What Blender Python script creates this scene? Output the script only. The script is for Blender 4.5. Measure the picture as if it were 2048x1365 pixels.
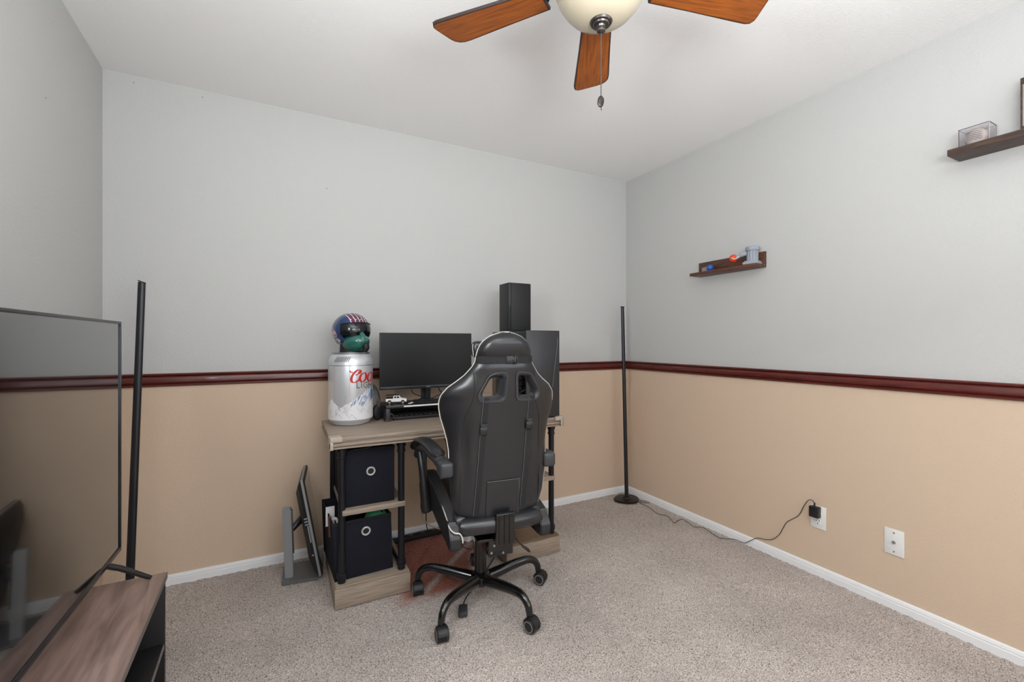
import bpy, bmesh, math, random
from mathutils import Vector, Matrix
random.seed(7)
S = bpy.context.scene
for o in list(bpy.data.objects): bpy.data.objects.remove(o)
COL = S.collection
R = math.radians

# ------------------------------------------------------------------ camera, world, light, exposure
YAW = R(27.4457)
cam_d = bpy.data.cameras.new('camera'); cam = bpy.data.objects.new('camera', cam_d); COL.objects.link(cam)
cam_d.sensor_width = 36; cam_d.lens = 36 * 878 / 2048; cam_d.clip_start = .02
cam.location = (0, 0, 1.184); cam.rotation_euler = (R(90), 0, -YAW)
S.camera = cam
S.view_settings.view_transform = 'Standard'; S.view_settings.look = 'None'
S.view_settings.gamma = 1; S.view_settings.use_curve_mapping = False
S.view_settings.exposure = 0.08
w = bpy.data.worlds.new('world'); S.world = w; w.use_nodes = True
w.node_tree.nodes['Background'].inputs[0].default_value = (.75, .85, 1, 1)
w.node_tree.nodes['Background'].inputs[1].default_value = 1.0

def area(name, loc, rot, sx, sy, power, col=(1, 1, 1)):
    l = bpy.data.lights.new(name, 'AREA'); l.shape = 'RECTANGLE'; l.size = sx; l.size_y = sy
    l.energy = power; l.color = col
    o = bpy.data.objects.new(name, l); COL.objects.link(o); o.location = loc; o.rotation_euler = rot
    return o
# daylight coming in at the window of the left wall and at the wide window behind the camera
area('daylight_left', (-.60, .45, 1.58), (0, R(-90), 0), .36, .36, 18.0, (.96, .985, 1))
area('daylight_rear', (.95, -1.25, 1.45), (R(102), 0, R(12)), 2.2, 1.3, 20, (.94, .975, 1))
area('fill_right', (2.34, -.70, 1.55), (0, R(90), 0), .8, .8, 11, (.94, .975, 1))  # added fill from the right, lifts the left wall
# added upward fill light behind the camera, brightens the ceiling
area('ceiling_fill', (.40, -.35, 1.60), (R(180-14), 0, 0), .8, .8, 66, (.96, .985, 1))

# ------------------------------------------------------------------ materials
def lin(c):
    return tuple(((x/255)/12.92 if x/255 <= .04045 else ((x/255+.055)/1.055)**2.4) for x in c) + (1,)
def mat(name, col, rough=.5, metal=0, spec=.5, coat=0, trans=0, ior=None, alpha=1, bump=None, var=None, sheen=0):
    """bump=(scale,strength,distance) ; var=(scale,amount)"""
    m = bpy.data.materials.new(name); m.use_nodes = True
    nt = m.node_tree; b = nt.nodes['Principled BSDF']; b.name = 'P'
    b.inputs['Base Color'].default_value = lin(col)
    b.inputs['Roughness'].default_value = rough; b.inputs['Metallic'].default_value = metal
    b.inputs['Specular IOR Level'].default_value = spec; b.inputs['Coat Weight'].default_value = coat
    b.inputs['Coat Roughness'].default_value = .08
    b.inputs['Transmission Weight'].default_value = trans
    if ior: b.inputs['IOR'].default_value = ior
    b.inputs['Sheen Weight'].default_value = sheen
    if bump or var:
        tc = nt.nodes.new('ShaderNodeTexCoord')
    if bump:
        n = nt.nodes.new('ShaderNodeTexNoise'); n.inputs['Scale'].default_value = bump[0]; n.inputs['Detail'].default_value = 4
        nt.links.new(tc.outputs['Object'], n.inputs['Vector'])
        bp = nt.nodes.new('ShaderNodeBump'); bp.inputs['Strength'].default_value = bump[1]; bp.inputs['Distance'].default_value = bump[2]
        nt.links.new(n.outputs['Fac'], bp.inputs['Height']); nt.links.new(bp.outputs['Normal'], b.inputs['Normal'])
    if var:
        n2 = nt.nodes.new('ShaderNodeTexNoise'); n2.inputs['Scale'].default_value = var[0]; n2.inputs['Detail'].default_value = 3
        nt.links.new(tc.outputs['Object'], n2.inputs['Vector'])
        mx = nt.nodes.new('ShaderNodeMix'); mx.data_type = 'RGBA'
        c = lin(col); k = var[1]
        mx.inputs[6].default_value = tuple(min(1, x*(1-k)) for x in c[:3]) + (1,)
        mx.inputs[7].default_value = tuple(min(1, x*(1+k)) for x in c[:3]) + (1,)
        nt.links.new(n2.outputs['Fac'], mx.inputs[0]); nt.links.new(mx.outputs[2], b.inputs['Base Color'])
    return m
def wood(name, dark, light, scale=(1, 12, 12), rough=.55, detail=6, coat=0, fine=1.0, ns=6):
    m = mat(name, light, rough, coat=coat); nt = m.node_tree; b = nt.nodes['P']
    tc = nt.nodes.new('ShaderNodeTexCoord'); mp = nt.nodes.new('ShaderNodeMapping')
    mp.inputs['Scale'].default_value = scale
    n = nt.nodes.new('ShaderNodeTexNoise'); n.inputs['Scale'].default_value = ns; n.inputs['Detail'].default_value = detail
    n.inputs['Distortion'].default_value = .6
    cr = nt.nodes.new('ShaderNodeValToRGB')
    cr.color_ramp.elements[0].position = .3; cr.color_ramp.elements[0].color = lin(dark)
    cr.color_ramp.elements[1].position = .7; cr.color_ramp.elements[1].color = lin(light)
    nt.links.new(tc.outputs['Object'], mp.inputs['Vector']); nt.links.new(mp.outputs['Vector'], n.inputs['Vector'])
    nt.links.new(n.outputs['Fac'], cr.inputs['Fac']); nt.links.new(cr.outputs['Color'], b.inputs['Base Color'])
    bp = nt.nodes.new('ShaderNodeBump'); bp.inputs['Strength'].default_value = .15*fine; bp.inputs['Distance'].default_value = .001
    nt.links.new(n.outputs['Fac'], bp.inputs['Height']); nt.links.new(bp.outputs['Normal'], b.inputs['Normal'])
    return m

M = {}
M['wall_up'] = mat('wall_paint_light', (190, 190, 188), .85, spec=.3, bump=(95, .5, .0025))
M['wall_low'] = mat('wall_paint_tan', (207, 185, 162), .85, spec=.3, bump=(95, .5, .0025))
M['ceiling'] = mat('ceiling_paint', (238, 237, 236), .9, spec=.2, bump=(120, .28, .003))
M['white_trim'] = mat('white_trim_paint', (232, 233, 234), .45, var=(3, .04))
M['cherry'] = wood('cherry_trim', (66, 20, 14), (100, 34, 26), (2, 2, 30), .32, coat=.25)
M['pipe'] = mat('pipe_black', (34, 36, 40), .42, metal=.5)
M['greige_x'] = wood('greige_wood_along_x', (126, 112, 99), (166, 150, 134), (1.0, 30, 30), .5, ns=7, detail=8)
M['greige_y'] = wood('greige_wood_along_y', (112, 97, 84), (156, 139, 122), (22, 1.2, 22), .5)
M['greige_dark'] = wood('greige_wood_brown', (92, 74, 58), (128, 105, 84), (1.2, 22, 22), .5)
M['leather'] = mat('black_leather', (28, 29, 32), .31, spec=.65, bump=(420, .25, .0008))
M['leather_side'] = mat('black_leather_side', (32, 33, 36), .34, spec=.55, bump=(420, .25, .0008))
M['piping'] = mat('white_piping', (205, 201, 194), .5)
M['thread'] = mat('dark_seam', (16, 16, 17), .7)
M['web'] = mat('black_webbing', (24, 24, 26), .8, bump=(900, .5, .001))
M['plastic'] = mat('black_plastic', (27, 27, 29), .34)
M['plastic_grey'] = mat('dark_grey_plastic', (52, 53, 56), .42)
M['metal_black'] = mat('black_enamel', (16, 16, 17), .22, metal=.2, coat=.5)
M['chrome'] = mat('chrome', (200, 200, 200), .15, metal=1)
M['screw'] = mat('screw_metal', (170, 170, 170), .3, metal=1)
M['caster_ring'] = mat('caster_ring', (120, 120, 120), .5)
M['wheel_black'] = mat('wheel_black', (22, 22, 24), .5)
M['flap_line'] = mat('flap_line', (96, 94, 92), .6)
M['rubber'] = mat('rubber', (20, 20, 21), .7)
M['fabric_bin'] = mat('bin_fabric', (27, 28, 36), .9, spec=.2, bump=(700, .5, .001), var=(30, .15))
M['fabric_in'] = mat('bin_inside', (18, 18, 24), .95)
M['screen_off'] = mat('screen_off', (9, 9, 10), .4, spec=.3)
M['tv_screen'] = mat('tv_screen', (9, 9, 11), .03, spec=.5, ior=2.0, coat=1)
M['tv_frame'] = mat('tv_frame', (48, 50, 54), .3, metal=.6)
M['silver'] = mat('silver_plastic', (148, 150, 152), .4, metal=.35)
M['silver_dark'] = mat('silver_metal', (120, 121, 122), .4, metal=.5)
M['can_metal'] = mat('can_silver', (206, 208, 212), .33, metal=.45)
M['can_rim'] = mat('can_rim', (176, 178, 182), .28, metal=.9)
M['print_red'] = mat('print_red', (186, 40, 36), .4)
M['print_grey'] = mat('print_grey', (104, 107, 110), .4)
M['print_white'] = mat('print_white', (226, 226, 228), .45)
M['print_blue'] = mat('print_blue', (74, 116, 168), .4)
M['print_line'] = mat('print_line', (140, 138, 132), .5)
M['helmet'] = mat('helmet_navy', (8, 46, 98), .12, coat=1, var=(9, .25))
M['helmet_white'] = mat('helmet_white', (215, 208, 210), .2, coat=.6)
M['helmet_red'] = mat('helmet_red', (112, 22, 48), .2, coat=.6)
M['helmet_pink'] = mat('helmet_pink', (196, 150, 154), .25, coat=.6)
M['visor'] = mat('visor_dark', (6, 16, 20), .16, spec=.4, coat=.3)
M['mask'] = mat('mask_teal', (30, 96, 86), .2, coat=.7)
M['black'] = mat('matte_black', (14, 14, 16), .6)
M['speaker'] = mat('speaker_black', (25, 26, 29), .5, bump=(500, .2, .0005))
M['pc_case'] = mat('case_grey', (52, 52, 55), .38, metal=.3)
M['pc_glass'] = mat('case_glass', (10, 10, 13), .08)
M['grille'] = mat('grille_grey', (150, 138, 120), .4, metal=.4)
M['white_plastic'] = mat('white_plastic', (232, 232, 230), .35)
M['plate'] = mat('wall_plate', (226, 226, 224), .35)
M['slot'] = mat('slot_dark', (60, 58, 56), .6)
M['brass'] = mat('pewter', (92, 88, 86), .3, metal=.9)
M['bowl'] = mat('bowl_glass', (178, 168, 147), .3, coat=.3, var=(10, .08))
M['blade'] = wood('fan_blade_wood', (112, 56, 8), (160, 84, 18), (1.5, 24, 24), .55, coat=0)
M['blade_edge'] = mat('fan_blade_edge', (40, 28, 24), .5)
M['shelf_wood'] = wood('shelf_walnut', (52, 30, 22), (104, 62, 42), (14, 1.5, 14), .45)
M['shelf_dark'] = wood('shelf_dark_walnut', (42, 30, 25), (88, 66, 54), (14, 1.5, 14), .5)
M['stand_top'] = wood('stand_top_brown', (112, 90, 84), (158, 132, 124), (8, .9, 8), .33, coat=.15)
M['bracket'] = mat('bracket_taupe', (172, 160, 146), .45)
M['stand_black'] = mat('stand_black', (18, 17, 18), .5)
M['edge_grey'] = mat('stand_edge', (112, 102, 98), .5)
M['stone'] = mat('stone_grey', (150, 156, 166), .7, var=(60, .15))
M['orange'] = mat('orange_plastic', (216, 66, 20), .4)
M['blue'] = mat('blue_plastic', (26, 86, 176), .35)
M['cord'] = mat('cord_brown', (62, 46, 38), .6)
M['cable'] = mat('cable_black', (16, 15, 16), .55)
M['cable_white'] = mat('cable_white', (190, 172, 150), .5)
M['green'] = mat('green_plastic', (60, 150, 98), .4)
M['cream'] = mat('cream_paper', (214, 204, 196), .7)
M['brown'] = mat('brown_card', (110, 66, 42), .7)
M['pic_grey'] = mat('grey_print', (150, 140, 136), .6, var=(25, .3))
M['base_metal'] = mat('lamp_base', (46, 40, 38), .35, metal=.6, var=(20, .3))
M['lamp_black'] = mat('lamp_black', (22, 24, 30), .4)
g = bpy.data.materials.new('acrylic'); g.use_nodes = True
gb = g.node_tree.nodes['Principled BSDF']; gb.inputs['Base Color'].default_value = (.95, .93, .95, 1)
gb.inputs['Roughness'].default_value = .03; gb.inputs['Transmission Weight'].default_value = 1; gb.inputs['IOR'].default_value = 1.2
M['acrylic'] = g
M['case_edge'] = mat('case_edge', (182, 172, 176), .3)
M['bright_ring'] = mat('bright_ring', (205, 205, 205), .25, metal=.4)
M['pane'] = g

# carpet
def carpet():
    m = bpy.data.materials.new('carpet'); m.use_nodes = True; nt = m.node_tree; b = nt.nodes['Principled BSDF']
    N = nt.nodes.new; Lk = nt.links.new
    b.inputs['Roughness'].default_value = .95; b.inputs['Specular IOR Level'].default_value = .15
    tc = N('ShaderNodeTexCoord')
    v = N('ShaderNodeTexNoise'); v.inputs['Scale'].default_value = 230; v.inputs['Detail'].default_value = 2; v.inputs['Roughness'].default_value = .6
    v.inputs['Distortion'].default_value = .25
    Lk(tc.outputs['Object'], v.inputs['Vector'])
    cr = N('ShaderNodeValToRGB'); e = cr.color_ramp.elements
    e[0].position = .30; e[0].color = lin((84, 75, 70)); e[1].position = .64; e[1].color = lin((220, 210, 203))
    k = cr.color_ramp.elements.new(.43); k.color = lin((172, 161, 153))
    Lk(v.outputs['Fac'], cr.inputs['Fac'])
    # broad vacuum / tread variation
    v2 = N('ShaderNodeTexNoise'); v2.inputs['Scale'].default_value = 2.2; v2.inputs['Detail'].default_value = 3
    Lk(tc.outputs['Object'], v2.inputs['Vector'])
    mr = N('ShaderNodeMapRange'); mr.inputs[1].default_value = .3; mr.inputs[2].default_value = .7; mr.inputs[3].default_value = .86; mr.inputs[4].default_value = 1.1
    Lk(v2.outputs['Fac'], mr.inputs[0])
    mul = N('ShaderNodeMix'); mul.data_type = 'RGBA'; mul.blend_type = 'MULTIPLY'; mul.inputs[0].default_value = 1
    Lk(cr.outputs['Color'], mul.inputs[6]); Lk(mr.outputs[0], mul.inputs[7])
    # reddish soft edged patch under the desk, tinted into the carpet colour
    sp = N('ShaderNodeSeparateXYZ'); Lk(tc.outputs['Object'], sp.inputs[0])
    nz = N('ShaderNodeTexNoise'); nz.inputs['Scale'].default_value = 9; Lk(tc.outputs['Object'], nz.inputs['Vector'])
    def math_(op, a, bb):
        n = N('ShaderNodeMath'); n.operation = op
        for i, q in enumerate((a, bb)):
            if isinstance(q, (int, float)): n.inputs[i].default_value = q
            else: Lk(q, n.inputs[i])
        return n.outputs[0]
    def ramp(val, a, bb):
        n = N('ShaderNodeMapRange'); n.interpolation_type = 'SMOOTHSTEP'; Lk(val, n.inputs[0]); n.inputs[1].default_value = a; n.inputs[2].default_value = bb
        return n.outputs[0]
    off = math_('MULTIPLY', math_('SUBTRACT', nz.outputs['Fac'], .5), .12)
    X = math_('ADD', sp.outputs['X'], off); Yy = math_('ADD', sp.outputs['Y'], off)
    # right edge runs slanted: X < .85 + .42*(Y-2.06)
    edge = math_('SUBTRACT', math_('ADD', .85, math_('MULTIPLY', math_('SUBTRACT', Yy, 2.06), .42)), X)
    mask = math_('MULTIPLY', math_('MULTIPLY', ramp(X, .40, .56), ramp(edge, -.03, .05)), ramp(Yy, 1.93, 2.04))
    # lighter streak crossing the patch
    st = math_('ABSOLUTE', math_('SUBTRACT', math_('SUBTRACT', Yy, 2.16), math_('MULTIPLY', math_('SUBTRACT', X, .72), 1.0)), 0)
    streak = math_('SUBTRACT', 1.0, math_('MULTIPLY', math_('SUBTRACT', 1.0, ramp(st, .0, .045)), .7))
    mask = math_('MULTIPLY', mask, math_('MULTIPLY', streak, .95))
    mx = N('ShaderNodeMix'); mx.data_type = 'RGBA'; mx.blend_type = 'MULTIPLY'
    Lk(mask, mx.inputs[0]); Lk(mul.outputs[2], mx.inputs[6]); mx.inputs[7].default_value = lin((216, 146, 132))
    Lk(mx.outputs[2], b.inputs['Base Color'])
    bp = N('ShaderNodeBump'); bp.inputs['Strength'].default_value = .9; bp.inputs['Distance'].default_value = .006
    Lk(v.outputs['Fac'], bp.inputs['Height']); Lk(bp.outputs['Normal'], b.inputs['Normal'])
    return m
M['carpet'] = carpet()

# ------------------------------------------------------------------ mesh helpers
def box(bm, x0, x1, y0, y1, z0, z1, bev=0, seg=2, mtx=None):
    r = bmesh.ops.create_cube(bm, size=1)
    vs = r['verts']
    bmesh.ops.scale(bm, vec=(x1-x0, y1-y0, z1-z0), verts=vs)
    bmesh.ops.translate(bm, vec=((x0+x1)/2, (y0+y1)/2, (z0+z1)/2), verts=vs)
    if mtx is not None: bmesh.ops.transform(bm, matrix=mtx, verts=vs)
    if bev:
        ed = list({e for v in vs for e in v.link_edges})
        bmesh.ops.bevel(bm, geom=ed, offset=bev, segments=seg, profile=.5, affect='EDGES')
    return bm
def ring_frame(d):
    d = d.normalized(); up = Vector((0, 0, 1)) if abs(d.z) < .95 else Vector((0, 1, 0))
    a = d.cross(up).normalized(); return a, a.cross(d).normalized()
def tube(bm, pts, r, seg=10, cap=True, flat=1.0, closed=False):
    pts = [Vector(p) for p in pts]; n = len(pts)
    rs = r if isinstance(r, (list, tuple)) else [r]*n
    rings = []; a = None
    for i, p in enumerate(pts):
        if closed: d = pts[(i+1) % n]-pts[i-1]
        elif i == 0: d = pts[1]-p
        elif i == n-1: d = p-pts[i-1]
        else: d = (pts[i+1]-p).normalized()+(p-pts[i-1]).normalized()
        if d.length < 1e-9: d = Vector((0, 0, 1))
        d.normalize()
        if a is None: a, b = ring_frame(d)
        else:
            a = (a-d*a.dot(d))
            a = a.normalized() if a.length > 1e-6 else ring_frame(d)[0]
            b = a.cross(d).normalized()
        rings.append([bm.verts.new(p+(a*math.cos(t)+b*math.sin(t)*flat)*rs[i]) for t in [2*math.pi*k/seg for k in range(seg)]])
    m = n if closed else n-1
    for i in range(m):
        A, B = rings[i], rings[(i+1) % n]
        for k in range(seg): bm.faces.new((A[k], A[(k+1) % seg], B[(k+1) % seg], B[k]))
    if cap and not closed:
        bm.faces.new(rings[0][::-1]); bm.faces.new(rings[-1])
    return bm
def cyl(bm, p0, p1, r0, r1=None, seg=24):
    return tube(bm, [p0, p1], [r0, r0 if r1 is None else r1], seg)
def spline(pts, n=8, closed=False):
    P = [Vector(p) for p in pts]; out = []; m = len(P)
    rng = range(m if closed else m-1)
    for i in rng:
        p0 = P[(i-1) % m] if (closed or i > 0) else P[0]*2-P[1]
        p1 = P[i]; p2 = P[(i+1) % m]
        p3 = P[(i+2) % m] if (closed or i+2 < m) else P[-1]*2-P[-2]
        for k in range(n):
            t = k/n
            out.append(.5*((2*p1)+(p2-p0)*t+(2*p0-5*p1+4*p2-p3)*t*t+(3*p1-p0-3*p2+p3)*t**3))
    if not closed: out.append(P[-1])
    return out
def lathe(bm, prof, seg=32, c=(0, 0, 0), mtx=None, a0=0, a1=2*math.pi):
    full = abs(a1-a0-2*math.pi) < 1e-6; rings = []
    for (r, z) in prof:
        if r < 1e-6: rings.append([bm.verts.new((c[0], c[1], c[2]+z))])
        else: rings.append([bm.verts.new((c[0]+r*math.cos(a0+(a1-a0)*k/seg), c[1]+r*math.sin(a0+(a1-a0)*k/seg), c[2]+z)) for k in range(seg if full else seg+1)])
    for A, B in zip(rings, rings[1:]):
        for k in range(seg):
            j = (k+1) % len(A) if len(A) > 1 else 0; l = (k+1) % len(B) if len(B) > 1 else 0
            if len(A) == 1 and len(B) == 1: continue
            if len(A) == 1: f = (A[0], B[l], B[k])
            elif len(B) == 1: f = (A[k], A[j], B[0])
            else: f = (A[k], A[j], B[l], B[k])
            bm.faces.new(f)
    vs = [v for r_ in rings for v in r_]
    if mtx is not None: bmesh.ops.transform(bm, matrix=mtx, verts=vs)
    return bm
def prism(bm, poly, h, mtx=None, bev=0):
    """poly: list of (x,y) ; extruded from z=0 to z=h"""
    a = [bm.verts.new((x, y, 0)) for x, y in poly]; b = [bm.verts.new((x, y, h)) for x, y in poly]
    n = len(poly); fs = [bm.faces.new(a[::-1]), bm.faces.new(b)]
    for i in range(n): fs.append(bm.faces.new((a[i], a[(i+1) % n], b[(i+1) % n], b[i])))
    if mtx is not None: bmesh.ops.transform(bm, matrix=mtx, verts=a+b)
    if bev: bmesh.ops.bevel(bm, geom=list({e for f in fs for e in f.edges}), offset=bev, segments=2, affect='EDGES')
    return bm
def sphere(bm, c, r, seg=20, sc=(1, 1, 1), mtx=None):
    rr = bmesh.ops.create_uvsphere(bm, u_segments=seg, v_segments=max(6, seg*2//3), radius=r)
    bmesh.ops.scale(bm, vec=sc, verts=rr['verts'])
    if mtx is not None: bmesh.ops.transform(bm, matrix=mtx, verts=rr['verts'])
    bmesh.ops.translate(bm, vec=c, verts=rr['verts']); return bm
def NB(): return bmesh.new()

def obj(name, bm, m, parent=None, loc=None, rotz=0, smooth=35, label=None):
    me = bpy.data.meshes.new(name)
    bmesh.ops.recalc_face_normals(bm, faces=bm.faces); bm.normal_update()
    bm.to_mesh(me); bm.free()
    for mm in (m if isinstance(m, (list, tuple)) else [m]): me.materials.append(M[mm] if isinstance(mm, str) else mm)
    if smooth:
        me.shade_smooth(); me.set_sharp_from_angle(angle=R(smooth))
    o = bpy.data.objects.new(name, me); COL.objects.link(o)
    if loc: o.location = loc
    o.rotation_euler = (0, 0, rotz)
    if parent: o.parent = parent
    if label: o['label'] = label
    return o
def tag(o, label, cat, group=None):
    o['label'] = label; o['category'] = cat
    if group: o['group'] = group
    return o
def thing(name, label, cat, loc=(0, 0, 0), rotz=0, group=None):
    o = bpy.data.objects.new(name, None); COL.objects.link(o); o.empty_display_size = .1
    o.location = loc; o.rotation_euler = (0, 0, rotz); return tag(o, label, cat, group)
def struct(name, bm, m, parent=None, **k):
    o = obj(name, bm, m, parent, **k)
    if not parent: o['kind'] = 'structure'
    return o

# ------------------------------------------------------------------ room
H = 2.44; XR = 2.40; YB = 2.664; YF = -1.30; XL = -.742; T = .12
SL = math.tan(R(1.86))
def xl(y): return XL+(YB-y)*SL
RAIL = 1.0
# floor: carpet with uneven pile
bm = NB(); nx, ny = 300, 380
gx = [XL-.02+(XR+.02-XL+.02)*i/nx for i in range(nx+1)]; gy = [YF-.02+(YB+.04-YF)*j/ny for j in range(ny+1)]
vv = [[bm.verts.new((x, y, random.uniform(-.006, .0))) for x in gx] for y in gy]
for j in range(ny):
    for i in range(nx): bm.faces.new((vv[j][i], vv[j][i+1], vv[j+1][i+1], vv[j+1][i]))
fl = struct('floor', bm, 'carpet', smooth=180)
bm = NB(); box(bm, XL-T, XR+T, YF-T, YB+T, H, H+T); struct('ceiling', bm, 'ceiling', smooth=0)
def wall_mesh(boxes, split=RAIL):
    bm = NB()
    for b in boxes: box(bm, *b)
    bmesh.ops.bisect_plane(bm, geom=bm.verts[:]+bm.edges[:]+bm.faces[:], plane_co=(0, 0, split), plane_no=(0, 0, 1))
    for f in bm.faces: f.material_index = 1 if f.calc_center_median().z < split else 0
    return bm
struct('wall_back', wall_mesh([(XL-T, XR+T, YB, YB+T, -.02, H)]), ['wall_up', 'wall_low'], smooth=0)
wr = struct('wall_right', wall_mesh([(XR, XR+T, YF-T, -1.15, -.02, H), (XR, XR+T, -.25, YB, -.02, H), (XR, XR+T, -1.15, -.25, -.02, 1.08), (XR, XR+T, -1.15, -.25, 2.02, H)]), ['wall_up', 'wall_low'], smooth=0)  # opening out of view, added for the right-hand fill light
# rear wall with a wide window opening
wx0, wx1, wz0, wz1 = -.25, 2.15, .78, 2.12
struct('wall_rear', wall_mesh([(XL-T, wx0, YF-T, YF, -.02, H), (wx1, XR, YF-T, YF, -.02, H), (wx0, wx1, YF-T, YF, -.02, wz0), (wx0, wx1, YF-T, YF, wz1, H)]), ['wall_up', 'wall_low'], smooth=0)
# left wall, turned 1.9 degrees, with a window opening near the camera: built along local y
def left_wall():
    b = [(-T, 0, -4.1, -2.62, -.02, H), (-T, 0, -1.78, .02, -.02, H), (-T, 0, -2.62, -1.78, -.02, 1.12), (-T, 0, -2.62, -1.78, 2.0, H)]
    return wall_mesh(b)
lw = struct('wall_left', left_wall(), ['wall_up', 'wall_low'], loc=(XL, YB, 0), rotz=R(1.86), smooth=0)
def window(n, w_, h_, loc, rotz, bars):
    t = bpy.data.objects.new('window_%d' % n, None); COL.objects.link(t); t.location = loc; t.rotation_euler = (0, 0, rotz); t['kind'] = 'structure'
    bm = NB(); f = .045
    box(bm, -w_/2, w_/2, -.03, .03, 0, f); box(bm, -w_/2, w_/2, -.03, .03, h_-f, h_)
    for x in [-w_/2]+[w_/2-f]+[(-w_/2+w_*k/bars-f/2) for k in range(1, bars)]: box(bm, x, x+f, -.03, .03, f, h_-f)
    obj('window_frame', bm, 'white_trim', t, smooth=0)
    bm = NB(); box(bm, -w_/2+f, w_/2-f, -.003, .003, f, h_-f); obj('pane', bm, 'pane', t, smooth=0)
window(1, wx1-wx0, wz1-wz0, ((wx0+wx1)/2, YF-.07, wz0), 0, 3)
window(2, .84, .88, (xl(YB-2.2)-.06, YB-2.2, 1.12), R(91.86), 2)

window(3, .90, .94, (XR+.06, -.70, 1.08), R(90), 2)  # invented window out of view, goes with the added fill light
# baseboards and chair rail: profile extruded along a wall
def moulding(prof, length):
    """prof (depth, z) ; runs along +x, sticking out to -y"""
    bm = NB(); a = [bm.verts.new((0, -d_, z)) for d_, z in prof]; b = [bm.verts.new((length, -d_, z)) for d_, z in prof]
    n = len(prof)
    bm.faces.new(a); bm.faces.new(b[::-1])
    for i in range(n): bm.faces.new((a[i], b[i], b[(i+1) % n], a[(i+1) % n]))
    return bm
BASE = [(0, -.01), (.013, -.01), (.013, .026), (.0105, .028), (.0105, .031), (.012, .033), (.009, .044), (.005, .047), (0, .047)]
RAILP = [(0, .964), (.009, .964), (.013, .968), (.013, .974), (.008, .977), (.012, .980), (.0165, .984), (.017, 1.006), (.013, 1.012), (.010, 1.014), (.018, 1.018), (.020, 1.023), (.018, 1.027), (0, 1.027)]
for nm, pr, m_ in (('baseboard', BASE, 'white_trim'), ('trim', RAILP, 'cherry')):
    sfx = ['back', 'right', 'rear', 'left'] if nm == 'baseboard' else ['1', '2', '3', '4']
    struct('%s_%s' % (nm, sfx[0]), moulding(pr, XR-XL), m_, loc=(XL, YB, 0))
    struct('%s_%s' % (nm, sfx[1]), moulding(pr, YB-YF), m_, loc=(XR, YB, 0), rotz=R(-90))
    if nm == 'baseboard': struct('%s_%s' % (nm, sfx[2]), moulding(pr, XR-XL), m_, loc=(XR, YF, 0), rotz=R(180))
    else:
        struct('trim_3', moulding(pr, XR-wx1), m_, loc=(XR, YF, 0), rotz=R(180))
    if nm == 'baseboard': struct('%s_%s' % (nm, sfx[3]), moulding(pr, YB-YF), m_, loc=(xl(YF), YF, 0), rotz=R(91.86))
    else: struct('trim_4', moulding(pr, YB-YF), m_, loc=(xl(YF), YF, 0), rotz=R(91.86))
# small nail holes left in the walls
wb = bpy.data.objects['wall_back']
def nail(par, loc, axis, r=.004):
    bm = NB(); p = Vector(loc); cyl(bm, p, p+Vector(axis)*.0015, r, seg=8); o = obj('nail_hole', bm, 'print_line', par)
for x, z in ((.5226, 1.52-.0), (.44, 2.02), (.233, 1.245), (1.95, 2.20)):
    pass
nail(wb, (.213, YB, 2.04), (0, -1, 0), .0035); nail(wb, (.058, YB, 1.24), (0, -1, 0), .002)
nail(wb, (-.63, YB, 2.405), (0, -1, 0), .003); nail(wb, (-.362, YB, 2.405), (0, -1, 0), .003)
nail(lw, (0, -.60, 2.015), (1, 0, 0), .0025)

# ------------------------------------------------------------------ desk
desk = thing('computer_desk', 'greige wood computer desk with black pipe legs, fabric bins in its left side', 'desk', (.78, 2.30, 0))
DX, DY = .78, 2.30
DX0, DX1, DY0, DY1 = .178-DX, 1.382-DX, 2.052-DY, 2.545-DY
bm = NB(); box(bm, DX0, DX1, DY0, DY1, .742, .760, .003); obj('tabletop', bm, 'greige_x', desk)
bm = NB()
def rim(x0, x1, y0, y1, z0, z1): box(bm, x0, x1, y0, y1, z0, z1, .002)
for ins, z0, z1 in ((.006, .734, .742), (.0, .722, .734), (.010, .716, .722), (.004, .708, .716)):
    rim(DX0+ins, DX1-ins, DY0+ins, DY0+.03, z0, z1); rim(DX0+ins, DX1-ins, DY1-.03, DY1-ins, z0, z1)
    rim(DX0+ins, DX0+.03, DY0+.03, DY1-.03, z0, z1); rim(DX1-.03, DX1-ins, DY0+.03, DY1-.03, z0, z1)
obj('edge_moulding', bm, 'greige_x', desk)
for sx, x in ((1, DX0), (-1, DX1)):
    bm = NB()
    a, b_ = (x-.004, x+.048) if sx > 0 else (x-.048, x+.004)
    box(bm, a, b_, DY0-.006, DY0, .742, .764, .001)
    a2, b2 = (x-.005, x) if sx > 0 else (x, x+.005)
    box(bm, a2, b2, DY0-.006, DY0+.045, .712, .764, .001)
    box(bm, *(sorted((x-.005*sx, x+.012*sx))), DY0-.006, DY0, .708, .742, .001)
    box(bm, *(sorted((x, x+.045*sx))), DY0, DY0+.04, .7605, .7635, .001)
    obj('corner_bracket', bm, 'bracket', desk)
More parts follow.
